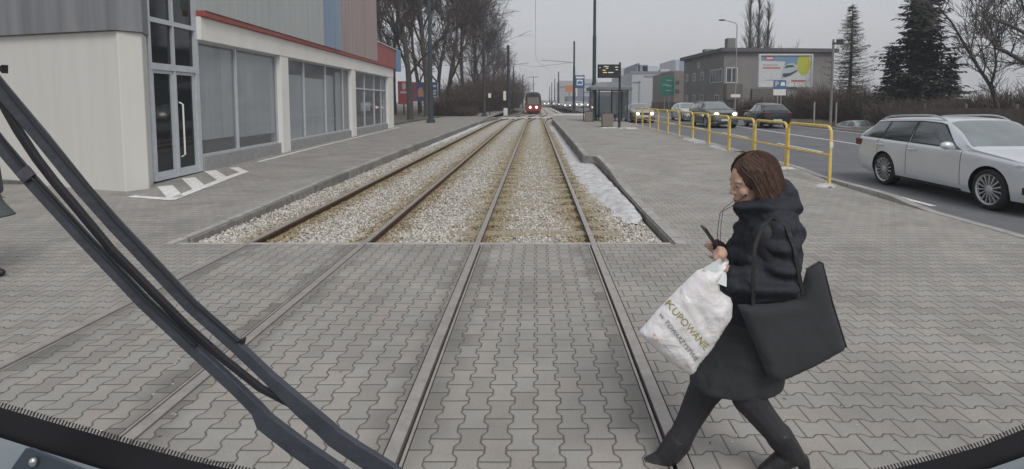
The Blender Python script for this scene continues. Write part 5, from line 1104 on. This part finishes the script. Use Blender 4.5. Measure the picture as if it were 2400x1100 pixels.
cap(b, (q_(1795, 550, .15), .06), (q_(1760, 660, .19), .045), (q_(1712, 608, .05), .03))
lw, rw = q_(1703, 634, -.145), q_(1712, 606, .05)
hand(b, lw, Vector((-.55, .05, .75)), Vector((-.65, .3, -.4)), 1, (1.1, 1.2, 1.25, 1.3))
hand(b, rw, Vector((-.75, -.1, .62)), Vector((-.1, -.95, .1)), -1, (.5, .65, .75, .9))
hf = Vector((-1, -.06, -.30)); hc = q_(1758, 430); g, Mh = face(b, hc, hf)
pick = lambda p: 0 if (p.z > 1.33 or (p - lw).length < .03 or (p - rw).length < .03 or (p.x < lw.x and p.z > .98)) else 1
wb_ = blob(b, 'body', [SKIN, TIGHT], woman, .0062, 2, pick)
eyes(wb_, g)
b = MB()
for pr in (((1812, 545, -.06, .135), (1800, 600, -.07, .145), (1790, 690, -.06, .145)), ((1800, 545, .08, .13), (1775, 600, .08, .145), (1775, 690, .06, .145)), ((1775, 560, 0, .12), (1760, 615, 0, .13), (1768, 690, 0, .14))):
    cap(b, *[(q_(u, v, dy), r) for u, v, dy, r in pr])
rings = []
for (u, v, rx_, ry_) in ((1782, 665, .17, .17), (1776, 720, .180, .19), (1760, 780, .195, .19), (1742, 840, .206, .175), (1724, 893, .219, .16), (1722, 902, .214, .152)):
    c = q_(u, v); rings.append([c + Vector((rx_ * math.cos(a), ry_ * math.sin(a), -.05 * math.cos(a) * (v > 850) * 0)) for a in [2 * math.pi * k / 28 for k in range(28)]])
b.loft(rings, True)
cap(b, (q_(1818, 545, -.14), .088), (q_(1830, 605, -.17), .083), (q_(1832, 668, -.19), .077)); cap(b, (q_(1832, 668, -.19), .077), (q_(1770, 668, -.18), .078), (q_(1716, 655, -.155), .062))
cap(b, (q_(1790, 545, .15), .085), (q_(1760, 655, .19), .075), (q_(1722, 618, .075), .055))
cap(b, (q_(1840, 470, .0), .074), (q_(1828, 448, .05), .06)); cap(b, (q_(1844, 478, -.05), .070), (q_(1800, 490, -.09), .056), (q_(1744, 492, -.055), .050)); cap(b, (q_(1842, 485, .06), .066), (q_(1800, 490, .08), .054), (q_(1744, 492, .05), .05)); cap(b, (q_(1840, 505, 0), .07), (q_(1815, 530, 0), .12))
def wr(p): return .008 * mnoise.fractal(p * 9, .9, 2, 3) + .008 * math.sin(p.z * 58 + 3 * mnoise.noise(p * 5)) * (p.z > .72)
blob(b, 'coat', [COATM, SKIRT], woman, .010, 3, lambda p: 0 if p.z > .80 else 1, wr)
for nm, pts in (('a', (q_(1590, 1035, .09), q_(1556, 1080, .09), q_(1478, 1106, .09), q_(1566, 1098, .09))), ('b', (q_(1826, 1022, -.08), q_(1856, 1064, -.08), q_(1792, 1104, -.08), q_(1880, 1080, -.08)))):
    b = MB(); cap(b, (pts[0], .066), (pts[1], .056)); cap(b, (pts[1], .054), (pts[1].lerp(pts[2], .55), .042), (pts[2], .032)); cap(b, (pts[1], .05), (pts[3], .035)); 
    hz = pts[3] + Vector((.01 if nm == 'b' else .0, 0, -.02)); b.tube([hz, Vector((hz.x + .005, hz.y, .0))], [.03, .022], 10)
    blob(b, 'boot', [BOOT], woman, .007, 2)
    
# hair: a cap of hair with many separate locks
f_ = hf.normalized(); b = MB(); b.ball(g(-.035, 0, .035), Vector((.108, .094, .104)), 14, M=Mh); cap(b, (g(-.085, 0, .02), .075), (g(-.10, 0, -.03), .062)); cap(b, (g(-.05, .055, .0), .045), (g(-.06, .05, -.05), .035)); cap(b, (g(-.05, -.055, .0), .045), (g(-.06, -.05, -.05), .035))
random.seed(3)
for k in range(800):
    a = R(-2.6, 2.6); ph0 = R(.05, 1.2); wl = R(-.2, .25); fl = R(.0, .012); sw = R(-.25, .25); pts = []
    for j in range(7):
        ph = ph0 + (1.75 + wl - ph0) * j / 6; aa = math.pi + a * (1 - .05 * j) + sw * (j / 6) ** 2; rr = 1.02 + R(-.01, .05) + fl * j
        pts.append(g(-.035 + .110 * rr * math.sin(ph) * math.cos(aa), .096 * rr * math.sin(ph) * math.sin(aa), .035 + .106 * rr * math.cos(ph) - (.02 * j if j > 3 else 0)))
    b.tube(pts, [.002] + [.0032] * 4 + [.0026, .0008], 4)
for (a, c) in ((.05, .35), (-.1, .4), (.2, .3), (.0, .5)):
    b.tube([g(-.03, a * .2, .135), g(-.03 + .02 * c, a * .3, .152), g(.02, a * .4, .158 + .01 * c)], [.003, .0022, .001], 4)
b.build('hair', HAIR, wb_, smooth=True)
# phone, earphone lead
ph = MB(); pa, pb = q_(1652, 537, .0), q_(1690, 592, .02); d = (pb - pa).normalized(); sd = Vector((0, 1, 0)); nr = d.cross(sd).normalized(); M = Matrix((sd, d, nr)).transposed()
ph.box((pa + pb) / 2, (.07, (pb - pa).length + .03, .009), M=M); ph.box((pa + pb) / 2 - nr * .0052, (.062, (pb - pa).length + .015, .0012), M=M, mi=1)
tag(ph.build('phone', [mat('phone_shell', (.07, .035, .03), .4, var=.1), BLACK], bevel=.002), "dark reddish phone held up in the walking woman's hand", 'phone')
b = MB(); b.tube([q_(1695, 592, .03), q_(1686, 575, .0), q_(1681, 552, -.02), q_(1685, 515, -.03), q_(1688, 498, -.04), q_(1715, 484, -.06), q_(1748, 458, -.085)], .0017, 5); b.tube([q_(1695, 592, .03), q_(1688, 560, .0), q_(1690, 525, -.02), q_(1695, 490, -.03), q_(1722, 470, -.05)], .0014, 5); b.ball(q_(1748, 458, -.085), .006, 6)
tag(b.build('earphones', BLACK, smooth=True), 'thin dark earphone lead hanging from the woman to her phone', 'earphones')
# bags
def inflate(poly, Yb, T, res, slope=0., wr=.0, rim=.06):
    "closed cushion over an outline given in pixels, standing at distance Yb; returns the mesh parts and its front surface"
    pts = [P(u, v, Yb) for u, v in poly]; p2 = [Vector((p.x, p.z)) for p in pts]
    def inside(x, y):
        c = False; j = len(p2) - 1
        for i in range(len(p2)):
            if (p2[i].y > y) != (p2[j].y > y) and x < (p2[j].x - p2[i].x) * (y - p2[i].y) / (p2[j].y - p2[i].y) + p2[i].x: c = not c
            j = i
        return c
    def dist(q):
        m = 9
        for i in range(len(p2)):
            a, c = p2[i - 1], p2[i]; ab = c - a; t = max(0, min(1, (q - a).dot(ab) / ab.length_squared)); m = min(m, (q - a - ab * t).length)
        return m
    bd = []
    for i in range(len(p2)):
        a, c = p2[i], p2[(i + 1) % len(p2)]; n = max(1, int((c - a).length / res)); bd += [a.lerp(c, k / n) for k in range(n)]
    nb = len(bd); allp = list(bd); xs = [p.x for p in p2]; ys = [p.y for p in p2]; y = min(ys)
    while y < max(ys):
        x = min(xs)
        while x < max(xs):
            q = Vector((x + R(-.2, .2) * res, y + R(-.2, .2) * res))
            if inside(q.x, q.y) and dist(q) > res * .6: allp.append(q)
            x += res
        y += res
    vv, ee, ff, *_r = geometry.delaunay_2d_cdt(allp, [(i, (i + 1) % nb) for i in range(nb)], [], 1, 1e-6)
    def h(q):
        d = min(1, dist(q) / rim); return T * math.sqrt(max(0, 1 - (1 - d) ** 2)) + wr * min(1, d * 2) * (mnoise.fractal(Vector((q.x * 14, q.y * 14, 3)), .9, 2, 4) + .8 * mnoise.noise(Vector((q.x * 30 + q.y * 18, q.y * 6, 1))))
    b = MB(); n = len(vv); hs = [h(q) for q in vv]
    b.add([Vector((q.x, Yb - hh, q.y)) for q, hh in zip(vv, hs)] + [Vector((q.x, Yb + hh * .8 + .0008, q.y)) for q, hh in zip(vv, hs)], [tuple(f) for f in ff] + [tuple(n + i for i in f[::-1]) for f in ff])
    cnt = {}
    for f in ff:
        for i in range(len(f)): e = (f[i], f[(i + 1) % len(f)]); cnt[e] = 1
    b.add([Vector((q.x, Yb - hh, q.y)) for q, hh in zip(vv, hs)] + [Vector((q.x, Yb + hh * .8 + .0008, q.y)) for q, hh in zip(vv, hs)], [(i, j, n + j, n + i) for (i, j) in cnt if (j, i) not in cnt])
    return b, h
BAGM, _t, _b = newmat('white_polythene'); _b.inputs['Base Color'].default_value = (.72, .71, .72, 1); _b.inputs['Roughness'].default_value = .32; _b.inputs['Subsurface Weight'].default_value = .25
_c = _t.nodes.new('ShaderNodeTexCoord'); _n = _t.nodes.new('ShaderNodeTexNoise'); _n.inputs['Scale'].default_value = 11; _n.inputs['Detail'].default_value = 5; _n.inputs['Distortion'].default_value = 1.4; _t.links.new(_c.outputs['Object'], _n.inputs['Vector'])
_p = _t.nodes.new('ShaderNodeBump'); _p.inputs['Strength'].default_value = .5; _p.inputs['Distance'].default_value = .03; _t.links.new(_n.outputs['Fac'], _p.inputs['Height']); _t.links.new(_p.outputs[0], _b.inputs['Normal'])
YB = Yw - .20
bag, hb = inflate([(1634, 634), (1656, 626), (1672, 633), (1702, 612), (1706, 618), (1692, 640), (1682, 662), (1688, 682), (1698, 690), (1712, 698), (1717, 712), (1715, 745), (1700, 765), (1672, 812), (1640, 850), (1628, 872), (1616, 878), (1598, 868), (1568, 848), (1540, 822), (1512, 798), (1497, 778), (1506, 768), (1540, 728), (1590, 676)], YB, .06, .011, wr=.006, rim=.09)
bt = thing('carrier_bag', 'white plastic carrier bag with olive lettering hanging from the woman\'s hand', 'bag', P(1610, 760, YB)); bg_ = bag.build('pouch', BAGM, bt, smooth=True, angle=80)
b = MB(); b.ribbon([P(1655, 640, YB - .02), P(1680, 622, YB - .02), q_(1692, 612, -.17), q_(1690, 600, -.15), q_(1700, 612, -.12), P(1694, 640, YB + .02), P(1690, 668, YB - .01)], [.05, .04, .03, .026, .03, .04, .05], .004, side=Vector((0, 1, .01))); b.build('handle', BAGM, bt, smooth=True)
OLV = mat('olive_print', (.30, .27, .06), .5, var=.1); GRP_ = mat('grey_print', (.22, .22, .22), .5, var=.1); PNK = mat('pink_print', (.55, .33, .30), .5, var=.1)
def print_on(s, u, v, u2, v2, size, m):
    a, c = P(u, v, YB), P(u2, v2, YB); ang = math.atan2(c.z - a.z, c.x - a.x); mid = (a + c) / 2
    tb_ = textmb(s, size, Matrix.Translation(mid) @ Matrix.Rotation(-ang, 4, 'Y') @ Matrix.Rotation(math.radians(90), 4, 'X'))
    # subdivide so the print can follow the curved film
    me = bpy.data.meshes.new('t'); me.from_pydata(tb_.v, [], tb_.f); bm = bmesh.new(); bm.from_mesh(me); bmesh.ops.triangulate(bm, faces=bm.faces); bmesh.ops.subdivide_edges(bm, edges=[e for e in bm.edges if e.calc_length() > .012], cuts=2, use_grid_fill=True); bmesh.ops.triangulate(bm, faces=bm.faces)
    x = np.array([p.co.x for p in bm.verts]); wd = x.max() - x.min()
    o = MB(); bm.verts.index_update(); o.add([Vector((p.co.x, YB - hb(Vector((p.co.x, p.co.z))) - .0032, p.co.z)) for p in bm.verts], [[w_.index for w_ in f.verts] for f in bm.faces]); bm.free(); bpy.data.meshes.remove(me)
    return o.build('lettering', m, bg_)
print_on('KUPOWANIE', 1572, 716, 1638, 792, .044, OLV); print_on('w TOWARZYSTWIE', 1553, 740, 1616, 820, .029, GRP_); print_on('smacznych okazji', 1545, 790, 1580, 830, .012, GRP_)
tri = MB(); pts = [P(1528, 770, YB), P(1536, 784, YB), P(1523, 783, YB)]
for i in range(3): tri.tube([pts[i] + Vector((0, -hb(Vector((pts[i].x, pts[i].z))) - .003, 0)), pts[(i + 1) % 3] + Vector((0, -hb(Vector((pts[(i + 1) % 3].x, pts[(i + 1) % 3].z))) - .003, 0))], .0012, 5)
tri.build('recycling_mark', PNK, bg_)
TOTE = mat('tote_fabric', (.032, .035, .040), .85, var=.12, scale=5, bump=.2, bscale=220)
YT = Yw - .225
tote, ht = inflate([(1728, 714), (1800, 712), (1872, 700), (1890, 632), (1921, 614), (1927, 616), (1950, 712), (1982, 812), (1978, 822), (1905, 862), (1830, 895), (1822, 895), (1800, 884), (1765, 800)], YT, .03, .016, wr=.002, rim=.05)
tt = thing('tote_bag', "large flat black tote bag hanging behind the woman's left arm", 'bag', P(1850, 760, YT)); tote.build('pouch', TOTE, tt, smooth=True, angle=70)
b = MB(); b.ribbon([q_(1766, 712, -.24), q_(1764, 640, -.262), q_(1770, 575, -.245), q_(1786, 530, -.225), q_(1812, 507, -.19), q_(1842, 528, -.215), q_(1862, 580, -.25), q_(1872, 640, -.262), q_(1882, 690, -.255)], .016, .006); b.build('strap', BOOT, tt, smooth=True)
b = MB(); b.tube([P(1890, 632, YT), P(1921, 614, YT), P(1927, 617, YT), P(1951, 712, YT), P(1983, 814, YT)], .005, 6); b.build('piping', BOOT, tt, smooth=True)

# second person, mostly beyond the left edge of the picture
YL = 5.55; X0 = -5.93; ql = lambda x, z, dy=0: Vector((X0 + x, YL + dy, z))
man = thing('person', 'person in a dark grey green coat and dark boots walking in from the left edge', 'person', (X0, YL, 0))
b = MB()
cap(b, (ql(0, .86, -.08), .095), (ql(.12, .47, -.09), .062), (ql(.10, .1, -.09), .045)); cap(b, (ql(.10, .08, -.09), .045), (ql(.34, .04, -.09), .035))
cap(b, (ql(0, .86, .08), .095), (ql(-.03, .47, .09), .062), (ql(-.24, .14, .09), .045)); cap(b, (ql(-.24, .13, .09), .045), (ql(-.08, .04, .09), .03))
cap(b, (ql(0, .9), .14), (ql(0, 1.15), .125), (ql(.0, 1.35), .12), (ql(.01, 1.43), .06), (ql(.02, 1.48), .056))
LW, RW = ql(-.24, .82, -.24), ql(.02, .82, .25)
cap(b, (ql(0, 1.34, -.17), .06), (ql(-.08, 1.07, -.23), .045), (LW, .03)); cap(b, (ql(0, 1.34, .17), .06), (ql(.0, 1.07, .23), .045), (RW, .03))
hand(b, LW, Vector((-.25, 0, -1)), Vector((.6, -.7, 0)), 1, (.3, .35, .4, .45)); hand(b, RW, Vector((.3, 0, -1)), Vector((.5, .7, 0)), -1, (.3, .35, .4, .45))
g2, M2 = face(b, ql(.03, 1.57), Vector((1, .05, -.06)))
mb2 = blob(b, 'body', [SKIN, mat('dark_trousers', (.035, .037, .04), .85, var=.2)], man, .009, 2, lambda p: 0 if (p.z > 1.42 or (p - LW).length < .03 or (p - RW).length < .03 or (p.z < LW.z and p.z > .6 and abs(p.y - YL) > .2)) else 1)
eyes(mb2, g2)
b = MB(); rings = []
for (x, z, rx_, ry_) in ((.0, 1.42, .09, .12), (0, 1.38, .13, .2), (0, 1.2, .16, .21), (0, .95, .17, .2), (.03, .75, .22, .22), (.055, .575, .335, .25), (.05, .565, .32, .24)): rings.append([ql(x, z) + Vector((rx_ * math.cos(a), ry_ * math.sin(a), .05 * math.cos(a) * (z < .6))) for a in [2 * math.pi * k / 24 for k in range(24)]])
b.loft(rings, True); cap(b, (ql(0, 1.35, -.18), .08), (ql(-.08, 1.07, -.235), .068), (ql(-.19, .86, -.24), .055)); cap(b, (ql(0, 1.35, .18), .08), (ql(.0, 1.07, .235), .068), (ql(.02, .86, .25), .055))
blob(b, 'coat', [mat('grey_green_coat', (.075, .085, .085), .85, var=.12, scale=6, bump=.2, bscale=90)], man, .014, 3)
for pts in ((ql(.10, .2, -.09), ql(.10, .09, -.09), ql(.345, .042, -.09), ql(.07, .04, -.09)), (ql(-.21, .22, .09), ql(-.25, .13, .09), ql(-.06, .045, .09), ql(-.29, .09, .09))):
    b = MB(); cap(b, (pts[0], .062), (pts[1], .058)); cap(b, (pts[1], .056), (pts[2], .04)); cap(b, (pts[1], .05), (pts[3], .042)); blob(b, 'boot', [BOOT], man, .01, 2)
b = MB(); b.ball(g2(-.025, 0, .035), Vector((.108, .09, .1)), 12, M=M2); cap(b, (g2(-.08, 0, .0), .07), (g2(-.085, 0, -.06), .055))
for k in range(120):
    a = R(-2.3, 2.3); b.tube([g2(-.025 + .112 * math.sin(ph_) * math.cos(math.pi + a), .094 * math.sin(ph_) * math.sin(math.pi + a), .035 + .104 * math.cos(ph_)) for ph_ in (.2, .6, 1.0, 1.4, 1.8)], [.004, .006, .006, .005, .002], 4)
b.build('hair', mat('dark_hair', (.04, .03, .025), .5, var=.3, scale=30), mb2, smooth=True)

# ------------------------------------------------------------------ the tram the picture is taken from: screen border, wipers, sill
cab = thing('tram', 'front of the nearest tram: black screen border, grey sill and long wipers', 'tram', (0, .6, 1.2))
WIP = mat('wiper_steel', (.046, .052, .066), .5, var=.25, scale=18, bump=.15, bscale=60); WIPR = mat('wiper_rubber', (.016, .017, .021), .6, var=.2)
FRIT = mat('screen_border', (.012, .011, .015), .55, var=.15); SILL = mat('cab_sill', (.17, .20, .22), .6, var=.1, scale=8); SILLD = mat('cab_sill_dark', (.05, .065, .085), .6, var=.15)
YG = .62; Yq = YG + .03
def bar(pts, wd, th, parent, name, m, dy=0.): 
    b = MB(); b.ribbon([P(u, v, Yq + dy) for u, v in pts], [w_ * Yq / F for w_ in wd] if isinstance(wd, (list, tuple)) else wd * Yq / F, th); return b.build(name, m, parent, bevel=.0015)
lower = bar([(-60, 258), (0, 335), (62, 408), (200, 560), (340, 708), (460, 820), (560, 912), (606, 958), (622, 985), (700, 1045), (820, 1128), (1000, 1250)], [26, 26, 27, 27, 27, 28, 29, 31, 46, 48, 50, 52], .012, cab, 'wiper', WIP)
upper = bar([(-60, 128), (0, 203), (100, 322), (200, 446), (275, 530), (450, 715), (552, 806), (632, 882), (705, 950), (765, 1002), (785, 1022), (832, 1054), (905, 1100), (1050, 1200)], [30, 30, 30, 29, 29, 29, 28, 28, 40, 44, 46, 46, 48, 50], .012, cab, 'wiper', WIP)
bar([(-40, 150), (4, 236), (44, 306), (87, 371), (130, 427), (175, 480), (262, 585), (349, 674), (436, 762), (524, 840), (611, 909), (700, 955)], [17, 17, 18, 18, 18, 18, 18, 18, 18, 17, 16, 16], .008, upper, 'link_rod', WIPR, .003)
for par, pts, o_ in ((lower, [(-58, 250), (62, 399), (200, 551), (340, 699), (460, 811)], 0), (upper, [(-58, 118), (100, 311), (275, 519), (450, 704), (560, 801)], 0)):
    bar(pts, 5, .006, par, 'edge_strip', WIPR, -.007)
for par, pts in ((upper, [(-6, 160), (4, 152), (4, 172)]), (upper, [(556, 800), (570, 797), (566, 812)])):
    b = MB(); b.prism([P(u, v, Yq - .004) for u, v in pts], (0, .008, 0)); b.build('clip', WIPR, par)
b = MB(); b.ribbon([P(u, v, Yq - .008) for u, v in ((54, 398), (72, 419))], 32 * Yq / F, .006); b.build('repair_sleeve', mat('worn_sleeve', (.07, .07, .085), .45, var=.4, scale=60), lower)
def top(u): return interp([(-200, 905), (0, 955), (150, 998), (300, 1040), (450, 1080), (560, 1104), (800, 1150), (1250, 1180), (1700, 1165), (1950, 1132), (2080, 1103), (2200, 1074), (2300, 1046), (2400, 1006), (2600, 930)], u)
def bot(u): return interp([(-200, 970), (0, 1026), (120, 1064), (240, 1101), (400, 1150), (700, 1200), (1250, 1225), (1900, 1190), (2200, 1130), (2320, 1099), (2400, 1071), (2600, 1000)], u)
us = [-200 + 2800 * k / 140 for k in range(141)]
b = MB(); b.loft([[P(u, top(u), YG), P(u, bot(u) + 6, YG), P(u, bot(u) + 6, YG + .006), P(u, top(u), YG + .006)] for u in us], True)
u = -150.
while u < 2560:
    if u < 640 or u > 1980:
        v = top(u); du = -3 if u < 1200 else -3; sl = 6 if u < 1200 else -7
        b.add([P(u, v + 1, YG - .0005), P(u + 4.0, v + 1, YG - .0005), P(u + 4.0 + sl, v - 11, YG - .0005), P(u + sl, v - 11, YG - .0005), P(u, v + 1, YG + .001), P(u + 4.0, v + 1, YG + .001), P(u + 4.0 + sl, v - 11, YG + .001), P(u + sl, v - 11, YG + .001)], [(0, 1, 2, 3), (4, 7, 6, 5), (0, 4, 5, 1), (1, 5, 6, 2), (2, 6, 7, 3), (3, 7, 4, 0)])
    u += 7.5
b.build('screen_border', FRIT, cab)
b = MB()
def back(u, v, k): p = P(u, v, YG - .004); return p + Vector((0, -k, -k * .35))
b.loft([[back(u, bot(u), 0), back(u, bot(u) + 3, .006), back(u, bot(u), .22) + Vector((0, 0, -.03)), back(u, bot(u) + 60, .22) + Vector((0, 0, -.03)), back(u, bot(u) + 40, .0)] for u in us], True); sill = b.build('sill', SILL, cab)
b = MB(); b.prism([P(u, v, YG - .05) for u, v in ((20, 1105), (58, 1051), (74, 1050), (215, 1108), (200, 1130), (30, 1130))], (0, .003, -.001)); plt = b.build('panel', SILLD, sill, bevel=.003)
b = MB(); b.ball(P(78, 1083, YG - .055), Vector((.0042, .004, .005)), 8); b.build('screw', CHROME, plt, smooth=True)
# ------------------------------------------------------------------ winter air
hz = MB(); hz.bb(-460, 460, -12, 520, -2.3, 45)
hm = bpy.data.materials.new('winter_air'); hm.use_nodes = True; t_ = hm.node_tree; t_.nodes.clear()
v_ = t_.nodes.new('ShaderNodeVolumePrincipled'); v_.inputs['Density'].default_value = .0014; v_.inputs['Color'].default_value = (.86, .88, .92, 1); v_.inputs['Anisotropy'].default_value = .2
o_ = t_.nodes.new('ShaderNodeOutputMaterial'); t_.links.new(v_.outputs[0], o_.inputs['Volume'])
tag(hz.build('haze', hm, local=True), 'thin grey winter haze over the street', 'haze', kind='stuff')
